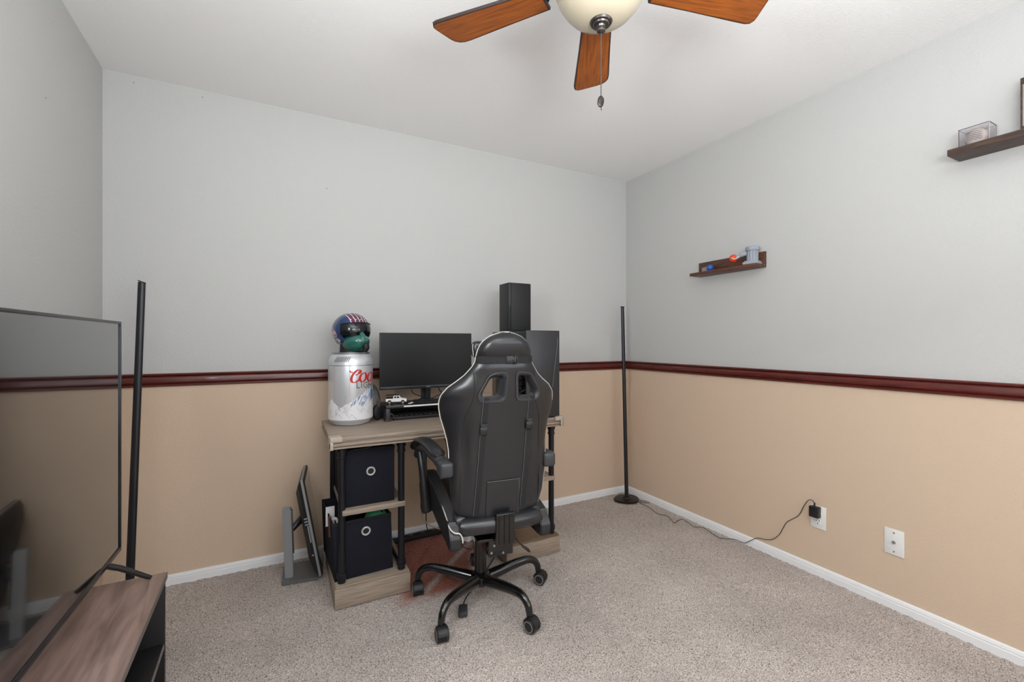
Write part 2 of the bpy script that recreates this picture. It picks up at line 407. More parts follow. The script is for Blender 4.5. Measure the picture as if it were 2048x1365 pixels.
for (a, b_) in ((.197-DX, .532-DX), (1.042-DX, 1.378-DX)):
    bm = NB(); box(bm, a, b_, 2.066-DY, 2.535-DY, .0, .088, .003); obj('plinth', bm, 'greige_x', desk)
    bm = NB(); box(bm, a+.004, b_-.004, 2.072-DY, 2.53-DY, .088, .098, .002); obj('plinth_top', bm, 'greige_dark' if a > 0 else 'greige_x', desk)
    bm = NB(); box(bm, a+.034, b_-.02, 2.086-DY, 2.52-DY, .400, .424, .002); obj('shelf', bm, 'greige_x', desk)
    for px_ in (a+.033, b_-.035):
        for py_ in (2.104-DY, 2.49-DY):
            bm = NB()
            prof = [(0, .098), (.017, .098), (.017, .118), (.022, .121), (.022, .139), (.0195, .141), (.0195, .146), (.0155, .148), (.0155, .655), (.020, .658), (.020, .664), (.0175, .667), (.0175, .684), (.0215, .686), (.0215, .7), (.0175, .702), (.0175, .716), (0, .716)]
            lathe(bm, prof, 20, (px_, py_, 0)); obj('leg', bm, 'pipe', desk)
    for px_ in (a+.033, b_-.035):
        bm = NB(); cyl(bm, (px_, 2.104-DY, .108), (px_, 2.49-DY, .108), .008, seg=12); obj('side_rail', bm, 'pipe', desk)

# fabric storage bins
def fabric_bin(name, label, loc, rotz, wd, dp, ht, lean=0, taper=.0):
    t = thing(name, label, 'bin', loc, rotz, None)
    bm = NB(); th = .006
    def wallp(x0, x1, y0, y1): box(bm, x0, x1, y0, y1, 0, ht, .002)
    wallp(-wd/2, wd/2, 0, th); wallp(-wd/2, wd/2, dp-th, dp); wallp(-wd/2, -wd/2+th, th, dp-th); wallp(wd/2-th, wd/2, th, dp-th)
    box(bm, -wd/2+th, wd/2-th, th, dp-th, 0, th)
    for v in bm.verts:                                    # soft, slightly bulging cloth
        k = v.co.z/ht; v.co.x += math.sin(k*3.1)*.004*(1 if v.co.x > 0 else -1) + lean*k*.02
        v.co.y -= math.sin(k*3.1)*.003*(1 if v.co.y < dp/2 else -1)
    obj('bin_body', bm, 'fabric_bin', t)
    bm = NB()
    for (x0, x1, y0, y1) in ((-wd/2-.001, wd/2+.001, -.001, .0), ):
        box(bm, x0+lean*.02, x1+lean*.02, y0-.002, y1+.004, ht-.012, ht+.001, .001)
    obj('hem', bm, 'fabric_in', t)
    return t
ub = fabric_bin('storage_bin', 'upper black fabric bin with metal grommet, right below the tabletop', (.352, 2.118, .4245), 0, .232, .36, .262)
lb = fabric_bin('storage_bin', 'lower black fabric bin with open top and clutter, standing on the desk plinth', (.333, 2.122, .0985), R(3), .262, .36, .264, lean=-.5)
for t, x, z in ((ub, .006, .155), (lb, .004, .205)):
    bm = NB(); mt = Matrix.Translation((x, -.006, z)) @ Matrix.Rotation(R(90), 4, 'X')
    lathe(bm, [(.013, -.002), (.021, -.002), (.021, .002), (.0185, .0045), (.015, .004), (.013, .001), (.013, -.002)], 28, mtx=mt); obj('grommet', bm, 'bright_ring', t)
    bm = NB(); cyl(bm, (x, -.0045, z), (x, -.006, z), .0135, seg=20); obj('grommet_hole', bm, 'black', t)
# clutter in the bins
bm = NB(); tube(bm, spline([(.262, 2.14, .66), (.264, 2.108, .682), (.30, 2.106, .688), (.34, 2.106, .690), (.365, 2.108, .700), (.36, 2.14, .702), (.31, 2.16, .698), (.27, 2.15, .694)]), .0028, 8)
tag(obj('wire_bundle', bm, 'cable'), 'dark wire loops sticking out of the upper fabric bin', 'cable')
bm = NB(); tube(bm, spline([(.23, 2.15, .35), (.27, 2.17, .378), (.31, 2.16, .372), (.33, 2.2, .382), (.29, 2.22, .376), (.35, 2.2, .375), (.25, 2.2, .382), (.39, 2.19, .372), (.42, 2.16, .36)]), .0055, 8)
tag(obj('cable_coil', bm, 'cable'), 'tangled black cables lying in the lower fabric bin', 'cable')
bm = NB(); sphere(bm, (.392, 2.180, .342), .05, 20, (1.05, .7, .62)); tag(obj('green_ball', bm, 'green'), 'green rounded plastic object in the lower fabric bin', 'toy')
bm = NB(); box(bm, .176, .215, 2.26, 2.264, .30, .392, mtx=None); tag(obj('white_card', bm, 'print_white'), 'white card standing in the lower bin beside the desk leg', 'card')
bm = NB(); box(bm, .184, .196, 2.20, 2.216, .27, .365, .002); tag(obj('brown_stick', bm, 'brown'), 'short brown stick standing in the lower bin before the white card', 'stick')
bm = NB(); tube(bm, spline([(.205, 2.2, .27), (.2, 2.19, .34), (.212, 2.18, .362), (.222, 2.18, .33), (.214, 2.185, .27)]), .006, 8)
tag(obj('beige_handle', bm, 'cream'), 'beige looped handle poking out of the lower bin', 'handle')
# clutter on the right-hand desk shelf
bm = NB(); box(bm, 1.285, 1.325, 2.14, 2.30, .4245, .462, .004); tag(obj('grey_box', bm, 'silver'), 'small grey box on the right-hand desk shelf behind the chair', 'box')

# ------------------------------------------------------------------ can cooler
CX, CY, CR = .3075, 2.405, .109; CB = .760
can = thing('mini_cooler', 'large silver beer can shaped cooler on the left end of the desk', 'cooler', (CX, CY, CB+.0002))
bm = NB()
lathe(bm, [(0, .004), (.07, .004), (.082, 0), (.092, .004), (.094, .010), (.104, .020), (CR, .034), (CR, .318), (.107, .328), (.098, .346), (.091, .356), (.0905, .3585), (0, .3585)], 64)
obj('can_body', bm, 'can_metal', can)
bm = NB(); lathe(bm, [(.0855, .3585), (.0935, .3585), (.0945, .362), (.0925, .366), (.0875, .366), (.0855, .3615)], 64); obj('top_rim', bm, 'can_rim', can)
bm = NB(); lathe(bm, [(CR+.0002, .300), (CR+.0012, .3005), (CR+.0012, .3025), (CR+.0002, .303)], 64); obj('seam_ring', bm, 'can_rim', can)
A0 = math.atan2(-CY, -CX)
def cylp(th, z, r): return (r*math.cos(A0+R(th)), r*math.sin(A0+R(th)), z)
def ribbon(bm, pts, wds, rr=CR+.0006):
    """pts (theta deg, z) on the can; wds width in metres"""
    n = len(pts); prev = None
    for i, (t, z) in enumerate(pts):
        a = pts[max(i-1, 0)]; b = pts[min(i+1, n-1)]
        dx = R(b[0]-a[0])*CR; dz = b[1]-a[1]; l = math.hypot(dx, dz) or 1; nxx, nzz = -dz/l, dx/l
        w_ = (wds[i] if isinstance(wds, (list, tuple)) else wds)/2
        p = bm.verts.new(cylp(t+math.degrees(nxx*w_/CR), z+nzz*w_, rr)); q = bm.verts.new(cylp(t-math.degrees(nxx*w_/CR), z-nzz*w_, rr))
        if prev: bm.faces.new((prev[0], p, q, prev[1]))
        prev = (p, q)
def letter(bm, path, th0, z0, wth, hgt, wmin, wmax, slant=.0, rr=CR+.0008, n=6):
    pts = [Vector((x+slant*y, y, 0)) for x, y in path]; s = spline(pts, n); k = len(s)
    P_ = [(th0+math.degrees(v.x*wth/CR), z0+v.y*hgt) for v in s]; W_ = []
    for i in range(k):
        a, b = s[max(i-1, 0)], s[min(i+1, k-1)]; d_ = (b-a); ang = abs(d_.y)/(d_.length or 1)
        W_.append((wmin+(wmax-wmin)*ang)*min(1, .35+min(i, k-1-i)*.25))
    ribbon(bm, P_, W_, rr)
O_ = [(.5, 1), (.15, .8), (0, .42), (.2, .05), (.55, .02), (.9, .3), (.95, .7), (.72, .98), (.45, .98)]
lets = [([(.80, .70), (.93, .86), (.80, 1.0), (.5, .95), (.2, .65), (.08, .30), (.2, .04), (.5, .0), (.8, .18), (1.0, .42)], -2, .002, .050, .060, .004, .0125),
        ([(.45, .62), (.55, .55), (.72, .66), (.80, .86)], -2, .004, .050, .062, .003, .007),
        ([(-.16, .98), (-.05, .84), (.08, .80), (.2, .86)], -2, .002, .050, .062, .003, .007),
        (O_, 22, .003, .036, .044, .004, .0125), (O_, 46, .003, .040, .044, .004, .0125),
        ([(.05, .95), (.2, .9), (.1, .4), (.02, 0)], 76, .003, .026, .044, .004, .011), ([(.15, .6), (.4, .95), (.75, .98), (.85, .8)], 76, .003, .026, .044, .004, .009),
        ([(.85, .85), (.55, 1), (.25, .85), (.35, .6), (.7, .4), (.72, .12), (.4, 0), (.05, .15)], 98, .003, .026, .044, .004, .009)]
bm = NB()
for (p, t0, z0, wt, ht, a, b_) in lets: letter(bm, p, t0, .216+z0, wt, ht, a, b_, .12)
obj('script_lettering', bm, 'print_red', can, smooth=0)
bm = NB(); LZ = .188; LH = .0275
def block(strokes, t0, wt, w_=.0050):
    for st_ in strokes: ribbon(bm, [(t0+math.degrees(x*wt/CR), LZ+y*LH) for x, y in st_], w_, CR+.0008)
block([[(0, 1), (0, 0)], [(0, .06), (1, .06)]], 15, .014)
block([[(.5, 1), (.5, 0)]], 26, .006)
block([[(1, .85), (.6, 1), (.2, .85), (0, .5), (.2, .15), (.6, .0), (.95, .15), (.95, .5)], [(.95, .47), (.6, .47)]], 33, .025)
block([[(0, 1), (0, 0)], [(1, 1), (1, 0)], [(0, .5), (1, .5)]], 51, .025)
block([[(.5, 1), (.5, 0)], [(0, .95), (1, .95)]], 70, .022)
obj('block_lettering', bm, 'print_grey', can, smooth=0)
def strip(bm, th0, th1, top, bot, rr, n=60):
    prev = None
    for i in range(n+1):
        t = th0+(th1-th0)*i/n
        a = bm.verts.new(cylp(t, top(t), rr)); b = bm.verts.new(cylp(t, bot(t), rr))
        if prev: bm.faces.new((prev[0], a, b, prev[1]))
        prev = (a, b)
def interp(tab):
    def f(t):
        for (a, va), (b, vb) in zip(tab, tab[1:]):
            if a <= t <= b: return va+(vb-va)*(t-a)/(b-a)
        return tab[0][1] if t < tab[0][0] else tab[-1][1]
    return f
ridge = interp([(-90, .08), (-72, .10), (-62, .126), (-54, .138), (-48, .124), (-40, .112), (-32, .098), (-24, .094), (-14, .108), (-6, .112), (4, .128), (12, .134), (22, .152), (30, .154), (40, .172), (48, .180), (58, .182), (66, .186), (80, .17), (100, .15), (130, .1)])
jag = [random.uniform(-.002, .002) for _ in range(400)]
bm = NB(); strip(bm, -88, 128, lambda t: ridge(t)+jag[int(t)+120], lambda t: .030 if True else 0, CR+.0003, 120); obj('printed_mountain', bm, 'print_white', can, smooth=0)
bm = NB()
for k in range(60):
    t0 = random.uniform(2, 92); zt = ridge(t0)-random.uniform(.0, .055); L_ = random.uniform(.015, .035)
    if zt-L_ < .09: continue
    ribbon(bm, [(t0, zt), (t0-3, zt-L_*.35), (t0-4.5, zt-L_*.7), (t0-8, zt-L_)], [.001, random.uniform(.002, .0045), .002, .0006], CR+.0006)
strip(bm, 60, 78, lambda t: ridge(t)-.004, lambda t: .12+.0012*(t-60), CR+.0005, 12)
obj('printed_blue_slope', bm, 'print_blue', can, smooth=0)
bm = NB()
for k in range(60):
    t0 = random.uniform(-66, 90); zt = min(ridge(t0)-.004, random.uniform(.05, .125)); L_ = random.uniform(.008, .03)
    dr = random.choice((-1, 1, 1))
    ribbon(bm, [(t0, zt), (t0+2*dr, zt-L_*.4), (t0+5*dr, zt-L_*.6), (t0+7*dr, zt-L_)], [.0004, random.uniform(.0006, .0018), .0009, .0003], CR+.0009)
ribbon(bm, [(t, ridge(t)) for t in range(-70, 70, 3)], .0007, CR+.0009)
ribbon(bm, [(-48, .118), (-30, .092), (-10, .075), (8, .045), (14, .034)], .0016, CR+.0009)
obj('printed_rock_line', bm, 'print_line', can, smooth=0)
bm = NB()
ribbon(bm, [(-3, .305), (-3, .155)], .0009); ribbon(bm, [(-3, .291), (90, .291)], .0009); ribbon(bm, [(-14, .152), (10, .152)], .0008); ribbon(bm, [(-14, .152), (-14, .115)], .0008); ribbon(bm, [(-44, .30), (-44, .12)], .0008)
obj('door_seam', bm, 'print_line', can, smooth=0)
bm = NB()
for k in range(9):
    t = -44+4.6*k
    prev = None
    for j in range(5):
        z = .319+.0065*j; r_ = interp([(.30, CR), (.318, CR), (.328, .107), (.346, .098), (.356, .091)])(z)+.0012
        a = bm.verts.new(cylp(t+1.6*j-.85, z, r_)); b = bm.verts.new(cylp(t+1.6*j+.85, z, r_))
        if prev: bm.faces.new((prev[0], a, b, prev[1]))
        prev = (a, b)
obj('air_vent', bm, 'black', can, smooth=0)

# ------------------------------------------------------------------ pilot helmet on the can
HZ = CB+.366
hel = thing('pilot_helmet', 'navy pilot helmet with striped crown, dark visor and teal mask on the can cooler', 'helmet', (CX+.004, CY, HZ), R(-66))
def ell(az, el, a=.100, b=.094, c=.092, cz=.112, cx=-.004):
    az, el = R(az), R(el)
    return Vector((cx+a*math.cos(el)*math.cos(az), b*math.cos(el)*math.sin(az), cz+c*math.sin(el)))
def shell(bm, test, scale=1.0, n=72, m=48, el0=-62, thick=.006, cz=.112):
    grid = {}
    def V(i, j, s):
        key = (i % n, j, s)
        if key not in grid:
            p = ell(360*i/n, el0+(90-el0)*j/m); c_ = Vector((-.004, 0, cz)); grid[key] = bm.verts.new(c_+(p-c_)*(scale if s == 0 else scale-thick/.095))
        return grid[key]
    on = [[test(360*(i+.5)/n if 360*(i+.5)/n < 180 else 360*(i+.5)/n-360, el0+(90-el0)*(j+.5)/m) for j in range(m)] for i in range(n)]
    for i in range(n):
        for j in range(m):
            if not on[i][j]: continue
            q = [(i, j), (i+1, j), (i+1, j+1), (i, j+1)]
            if j == m-1: q = q[:3]
            try:
                bm.faces.new([V(a, b, 0) for a, b in q]); bm.faces.new([V(a, b, 1) for a, b in q][::-1])
            except ValueError: pass
            for (di, dj, e0, e1) in ((0, -1, (i, j), (i+1, j)), (0, 1, (i, j+1), (i+1, j+1)), (-1, 0, (i, j), (i, j+1)), (1, 0, (i+1, j), (i+1, j+1))):
                jj = j+dj; oo = on[(i+di) % n][jj] if 0 <= jj < m else (jj >= m)
                if not oo:
                    try: bm.faces.new((V(*e0, 0), V(*e1, 0), V(*e1, 1), V(*e0, 1)))
                    except ValueError: pass
    return bm
def openf(az, el):
    w_ = 62 if el > -5 else 62-(-5-el)*.25
    return abs(az) < w_ and el < 24-6*(abs(az)/62)**2
bm = shell(NB(), lambda az, el: not openf(az, el) and (el > -56 or abs(az) > 60)); obj('shell', bm, 'helmet', hel, smooth=60)
bm = shell(NB(), lambda az, el: abs(az) < 66 and -26+abs(az)*.16+(14 if abs(az) < 14 else 0)*(1-abs(az)/14) < el < 25-6*(abs(az)/62)**2, scale=1.012, n=180, m=120, thick=.003); obj('visor', bm, 'visor', hel, smooth=60)
# edge roll round the opening
pts = [ell(a, 25-6*(abs(a)/62)**2)*1 for a in range(-66, 67, 4)]
bm = NB(); tube(bm, [(Vector((-.004, 0, .112))+(p-Vector((-.004, 0, .112)))*1.025) for p in pts], .0022, 8); obj('brow_edge', bm, 'black', hel)
# crown stripes running front to back
def crown(bm, y0, y1, e0, e1, off=1.006):
    n = 14; prev = None
    for k in range(n+1):
        el = R(e0+(e1-e0)*k/n)
        row = []
        for yy in (y0, (y0+y1)/2, y1):
            s = math.sqrt(max(0, 1-(yy/.094)**2))
            row.append(bm.verts.new(Vector((-.004+.1*s*math.cos(el)*off, yy*off, .112+.092*s*math.sin(el)*off))))
        if prev:
            for q in range(2): bm.faces.new((prev[q], row[q], row[q+1], prev[q+1]))
        prev = row
ys = [-.048, -.028, -.008, .012, .032, .052]
for i in range(5):
    c0, c1 = ys[i], ys[i+1]
    bm = NB(); crown(bm, c0, c0+.0035, 27, 82 if i % 2 else 76); obj('white_stripe', bm, 'helmet_white', hel)
    bm = NB(); crown(bm, c0+.0060, c1-.004, 27, 72); obj('red_stripe', bm, 'helmet_red', hel)
bm = NB()
for k in range(9):
    az = -34+k*9; p = ell(az, 36+(k % 2)*6); c_ = Vector((-.004, 0, .112)); nrm = (p-c_).normalized(); q = c_+(p-c_)*1.012
    a, b = ring_frame(nrm); sv = [bm.verts.new(q+(a*math.cos(2*math.pi*j/10)+b*math.sin(2*math.pi*j/10))*(.0042 if j % 2 == 0 else .0018)) for j in range(10)]
    bm.faces.new(sv)
obj('star_print', bm, 'helmet_white', hel, smooth=0)
# wing emblem on the side, ear disc
for sy in (-1, 1):
    bm = NB(); pr = []
    for (az, el) in ((112, 2), (104, -4), (100, -14), (104, -24), (112, -20), (120, -28), (128, -18), (124, -6), (130, 6), (120, 10)):
        p = ell((az-20)*sy, el); c_ = Vector((-.004, 0, .112)); pr.append(bm.verts.new(c_+(p-c_)*1.008))
    cc = bm.verts.new(Vector((-.004, 0, .112))+(ell(95*sy, -8)-Vector((-.004, 0, .112)))*1.012)
    for i in range(len(pr)): bm.faces.new((pr[i], pr[(i+1) % len(pr)], cc))
    obj('side_emblem', bm, 'helmet_pink', hel)
    bm = NB(); e = ell(84*sy, -36); nrm = (e-Vector((-.004, 0, .112))).normalized(); tube(bm, [e, e+nrm*.006, e+nrm*.009], [.017, .017, .012], 20); obj('ear_disc', bm, 'silver', hel)
    bm = NB(); tube(bm, [e+nrm*.005, Vector((.058, .052*sy, .055)), Vector((.085, .03*sy, .044))], .004, 8, flat=1.6); obj('mask_strap', bm, 'black', hel)
# oxygen mask, nose ridge, hose stub
bm = NB(); tube(bm, [(.020, 0, .048), (.045, 0, .052), (.070, 0, .054), (.092, 0, .052), (.106, 0, .048), (.113, 0, .044)], [.066, .066, .060, .047, .032, .016], 32, flat=.76)
obj('mask', bm, 'mask', hel, smooth=60)
bm = NB(); tube(bm, spline([(.074, 0, .108), (.092, 0, .094), (.102, 0, .076), (.106, 0, .056)], 8), [.004]+[.009+.0005*k for k in range(24)], 14, flat=.8); obj('nose_ridge', bm, 'mask', hel)
bm = NB(); tube(bm, [(.104, .008, .040), (.113, .010, .036), (.116, .010, .024), (.106, .008, .006)], [.014, .0165, .0165, .013], 16); obj('mask_valve', bm, 'black', hel)
for sy in (-1, 1):
    bm = NB(); sphere(bm, (.094, .033*sy, .056), .008, 10); obj('mask_stud', bm, 'chrome', hel)
bm = NB(); lathe(bm, [(0, 0), (.060, 0), (.058, .01), (.056, .05), (0, .05)], 32, c=(.0, 0, 0)); obj('neck', bm, 'helmet' if False else 'black', hel)

# ------------------------------------------------------------------ headphones
hp = thing('headphones', 'black over-ear headphones leaning between the can cooler and monitor riser', 'headphones', (.418, 2.466, .760), R(-65))
bm = NB(); arc = [(-.068*math.cos(R(a)), 0, .085+.103*math.sin(R(a))) for a in range(0, 181, 9)]; tube(bm, arc, .0055, 10, flat=2.4); obj('headband', bm, 'plastic_grey', hp)
for sx in (-1, 1):
    cup = NB(); lathe(cup, [(0, -.013), (.034, -.013), (.041, -.008), (.0435, 0), (.040, .009), (.03, .014), (0, .015)], 28, mtx=Matrix.Translation((sx*.062, 0, .0445)) @ Matrix.Rotation(R(90*sx), 4, 'Y') @ Matrix.Scale(.70, 4, (0, 1, 0)))
    c_ = obj('earcup', cup, 'black', hp)
    bm = NB(); tube(bm, [(sx*.068, 0, .115), (sx*.072, 0, .088), (sx*.070, 0, .07)], [.006, .01, .006], 8); obj('yoke', bm, 'plastic_grey', c_)

# ------------------------------------------------------------------ monitor riser and things on / under it
rs = thing('monitor_riser', 'black desktop monitor riser with white front edge strip under the monitor', 'riser', (.752, 2.345, .7602))
bm = NB(); box(bm, -.277, .277, 0, .185, .066, .081, .003); obj('top_panel', bm, 'plastic', rs)
for sx in (-1, 1):
    bm = NB(); x = sx*.266; box(bm, x-.011, x+.011, .002, .183, .008, .066, .003); box(bm, x-.018, x+.014, -.003, .03, 0, .008, .002); box(bm, x-.018, x+.014, .15, .184, 0, .008, .002); obj('riser_leg', bm, 'plastic_grey', rs)
bm = NB(); box(bm, -.255, .255, .165, .172, .004, .066, .001); obj('rear_panel', bm, 'black', rs)
bm = NB(); tube(bm, [(-.185, -.0042, .0745), (.26, -.0042, .0745)], .0042, 10); obj('edge_strip', bm, 'white_plastic', rs, label='white strip along the front edge')
kb = thing('keyboard', 'black computer keyboard tucked under the monitor riser', 'keyboard', (.752, 2.362, .7602))
bm = NB(); box(bm, -.235, .235, 0, .13, 0, .018, .004); obj('keyboard_body', bm, 'black', kb)
bm = NB()
for r_ in range(5):
    for k in range(17): box(bm, -.228+k*.0268, -.228+k*.0268+.0225, .008+r_*.023, .008+r_*.023+.019, .018, .026+r_*.001, .002, 1)
o = obj('keycaps', bm, 'black', kb); o['kind'] = 'stuff'
bm = NB(); tube(bm, spline([(.50, 2.352, .768), (.515, 2.35, .785), (.50, 2.355, .80), (.505, 2.36, .765)]), .003, 8)
tag(obj('usb_cable', bm, 'cord'), 'short brown cable loop under the left end of the monitor riser', 'cable')

# toy truck
tr = thing('toy_truck', 'small white toy pickup truck with black roof rack on the monitor riser', 'toy truck', (.545, 2.418, .8414), R(-14))
bm = NB()
prism(bm, [(-.055, .014), (-.055, .030), (-.018, .030), (-.014, .046), (.014, .046), (.024, .031), (.050, .028), (.055, .024), (.055, .013), (.044, .013), (.040, .022), (.028, .022), (.024, .013), (-.026, .013), (-.030, .022), (-.042, .022), (-.046, .014)], .042, Matrix.Translation((0, .021, 0)) @ Matrix.Rotation(R(90), 4, 'X'), .0012)
obj('truck_body', bm, 'white_plastic', tr)
for y in (-.0215, .0205):
    for x0, x1, x2, x3 in ((-.012, -.0105, -.001, -.001), (.002, .002, .011, .017)):
        bm = NB()
        vs = [bm.verts.new(p) for p in ((x0, y, .033), (x1, y, .043), (x2, y, .043), (x3, y, .033))]; v2 = [bm.verts.new(v.co+Vector((0, .001, 0))) for v in vs]
        bm.faces.new(vs); bm.faces.new(v2[::-1])
        for i in range(4): bm.faces.new((vs[i], vs[(i+1) % 4], v2[(i+1) % 4], v2[i]))
        obj('truck_window', bm, 'black', tr, smooth=0)
bm = NB(); box(bm, -.055, .012, -.020, .020, .047, .049, .0005); box(bm, -.054, -.019, -.019, .019, .030, .036, .001)
for x in (-.05, -.03, -.008, .008): box(bm, x-.001, x+.001, -.020, .020, .049, .051)
obj('roof_rack', bm, 'black', tr)
bm = NB(); box(bm, .052, .060, -.021, .021, .011, .021, .001); obj('front_bumper', bm, 'black', tr)
for x in (-.036, .034):
    for y in (-.021, .021):
        bm = NB(); cyl(bm, (x, y-.005, .0105), (x, y+.005, .0105), .0105, seg=20); wh = obj('wheel', bm, 'rubber', tr)
        bm = NB(); cyl(bm, (x, y-.0056, .0105), (x, y+.0056, .0105), .006, seg=12); obj('hubcap', bm, 'chrome', wh)
# small white bits on the riser
for i, (x, y, lb_) in enumerate(((.610, 2.385, 'small white earbud piece lying on the riser nearer the toy truck'), (.628, 2.41, 'small white flat piece lying on the riser nearer the monitor foot'))):
    bm = NB(); box(bm, -.009, .009, -.005, .005, 0, .005, .0018); o = obj('white_piece', bm, 'white_plastic', loc=(x, y, .841), rotz=.4-i*.7); tag(o, lb_, 'trinket')

# desk monitor
mo = thing('computer_monitor', 'black computer monitor switched off on the desk riser', 'monitor', (.72, 2.425, .8412))
bm = NB(); box(bm, -.264, .264, -.012, .010, .078, .388, .003); obj('screen_housing', bm, 'plastic_grey', mo)
bm = NB(); box(bm, -.262, .262, -.0135, -.0122, .095, .386); obj('screen', bm, 'screen_off', mo, smooth=0)
bm = NB(); box(bm, -.264, .264, -.0155, -.0118, .078, .0945, .0015); obj('lower_bezel', bm, 'tv_frame', mo)
bm = NB(); box(bm, -.012, .012, -.017, -.0153, .0845, .0885, .0005); obj('front_badge', bm, 'silver_dark', mo)
bm = NB(); box(bm, -.15, .15, .010, .04, .14, .33, .015, 3); obj('back_cover', bm, 'plastic', mo)
bm = NB(); box(bm, -.026, .026, .022, .045, .012, .2, .003); box(bm, -.008, .008, .016, .022, .012, .14, .002); obj('stand_column', bm, 'tv_frame', mo)
bm = NB(); prism(bm, [(-.09, -.035), (.09, -.035), (.06, .085), (-.06, .085)], .006, bev=.0015); lathe(bm, [(.048, .006), (.04, .012), (.03, .016), (0, .017)], 24, c=(0, .03, 0)); obj('stand_foot', bm, 'plastic', mo)
bm = NB(); tube(bm, spline([(.648, 2.48, .93), (.66, 2.54, .895), (.685, 2.56, .87), (.72, 2.56, .858)]), .0022, 8)
tag(obj('monitor_cable', bm, 'cable'), 'black cable hanging left of the monitor column', 'cable')
bm = NB(); tube(bm, spline([(.80, 2.50, .93), (.83, 2.545, .89), (.85, 2.55, .86), (.86, 2.55, .80)]), .0024, 8)
tag(obj('monitor_cable', bm, 'cable'), 'black cable hanging right of the monitor column, steeper one', 'cable')
bm = NB(); tube(bm, spline([(.895, 2.475, .93), (.86, 2.505, .885), (.80, 2.51, .858), (.765, 2.505, .848)]), .0022, 8)
tag(obj('monitor_cable', bm, 'cable'), 'black cable sagging from the right to the monitor foot', 'cable')

# ------------------------------------------------------------------ tower computer and speaker
pc = thing('computer_tower', 'large dark grey computer tower on the right end of the desk behind the chair', 'computer', (1.255, 2.26, .7605))
x0, x1, y0, y1 = -.106, .106, -.214, .222
bm = NB(); box(bm, x0+.004, x1, y0+.012, y1, .012, .478, .003); obj('case', bm, 'pc_case', pc)
bm = NB(); box(bm, x0, x1, y0, y0+.012, .008, .481, .003); obj('end_panel', bm, 'pc_case', pc)
bm = NB(); box(bm, x0, x0+.004, y0+.014, y1-.004, .02, .47, .001); gp = obj('glass_side', bm, 'pc_glass', pc)
bm = NB()
for i in range(3):
    for k in range(9):
        yy = .165+i*.011+(k % 2)*.005; zz = .105+k*.011
        mt = Matrix.Translation((x0-.0008, yy, zz)) @ Matrix.Rotation(R(-90), 4, 'Y'); lathe(bm, [(.0034, 0), (.005, 0), (.005, .0008), (.0034, .0008), (.0034, 0)], 6, mtx=mt)
obj('vent_mesh', bm, 'grille', gp)
bm = NB(); box(bm, x0-.001, x0, .12, .2, .055, .09); obj('inner_bracket', bm, 'silver_dark', gp)
bm = NB()
for k in range(6): box(bm, x0-.001, x0, -.16, -.11, .10+k*.028, .118+k*.028)
obj('inner_module', bm, 'black', gp)
for x in (x0+.03, x1-.03):
    for y in (y0+.04, y1-.04):
        bm = NB(); cyl(bm, (x, y, 0), (x, y, .012), .013, seg=16); obj('foot', bm, 'rubber', pc)
bm = NB(); tube(bm, spline([(x1-.014, y0-.002, .44), (x1-.022, y0-.003, .36), (x1-.036, y0-.003, .27), (x1-.048, y0-.003, .17)]), .0008, 6); obj('accent_line', bm, 'silver', pc, label='thin white line on the end panel')
sk = thing('speaker', 'tall black box speaker standing on top of the computer tower', 'speaker', (1.236, 2.343, 1.2412))
bm = NB(); box(bm, -.073, .073, -.063, .063, .002, .285, .002); obj('cabinet', bm, 'speaker', sk)
bm = NB(); box(bm, -.060, .072, -.068, -.0632, .006, .281, .0015); obj('front_grille', bm, 'black', sk)
bm = NB(); box(bm, -.0722, -.062, -.0655, -.0632, .005, .15, .0008); obj('grille_edge', bm, 'black', sk)

# ------------------------------------------------------------------ floor monitor (portrait, leaning)
fm = thing('floor_monitor', 'silver and black monitor on a stand turned upright on the floor beside the desk', 'monitor', (0, 0, 0))
bm = NB(); prism(bm, [(-.012, 2.395), (.150, 2.372), (.160, 2.58), (.0, 2.595)], .012, bev=.003); obj('base_plate', bm, 'silver_dark', fm)
bm = NB(); prism(bm, [(.006, 2.432), (.044, 2.425), (.049, 2.452), (.011, 2.459)], .35, Matrix.Translation((-.003, 0, .010)) @ Matrix.Shear('XY', 4, (-.035, 0)), .004); obj('stand_column', bm, 'silver', fm)
bm = NB(); box(bm, .036, .050, 2.430, 2.455, .13, .345, .003, mtx=Matrix.Shear('XY', 4, (-.035, 0))); obj('column_back', bm, 'plastic_grey', fm)
bm = NB(); tube(bm, [(.03, 2.455, .235), (.06, 2.47, .262), (.085, 2.50, .275)], [.013, .016, .018], 12); obj('arm', bm, 'plastic', fm)
# panel: local frame – u along depth (2.369..2.655), v up the lean, n to the left
pu0 = Vector((.165, 2.372, .016)); U = Vector((.027, .285, 0)).normalized(); V0 = (Vector((.080, 2.374, .505))-pu0); Lv = V0.length; V_ = V0.normalized(); Nn = U.cross(V_).normalized()
if Nn.x > 0: Nn = -Nn
def pm(u, v, n): return pu0+U*u+V_*v+Nn*n
def pbox(bm, u0, u1, v0, v1, n0, n1, bev=0):
    mt = Matrix(((U.x, V_.x, Nn.x, pu0.x), (U.y, V_.y, Nn.y, pu0.y), (U.z, V_.z, Nn.z, pu0.z), (0, 0, 0, 1)))
    box(bm, u0, u1, v0, v1, n0, n1, 0)
    vs = bm.verts[-8:] if False else [v for v in bm.verts if v.index == -1 or True][-8:]
    bmesh.ops.transform(bm, matrix=mt, verts=vs)
    if bev: bmesh.ops.bevel(bm, geom=list({e for v in vs for e in v.link_edges}), offset=bev, segments=2, affect='EDGES')
bm = NB(); pbox(bm, 0, .285, 0, Lv, 0, .011, .002); obj('silver_bezel', bm, 'silver', fm)
bm = NB(); pbox(bm, .002, .283, .002, Lv-.002, -.006, 0, .001); obj('front_frame', bm, 'black', fm)
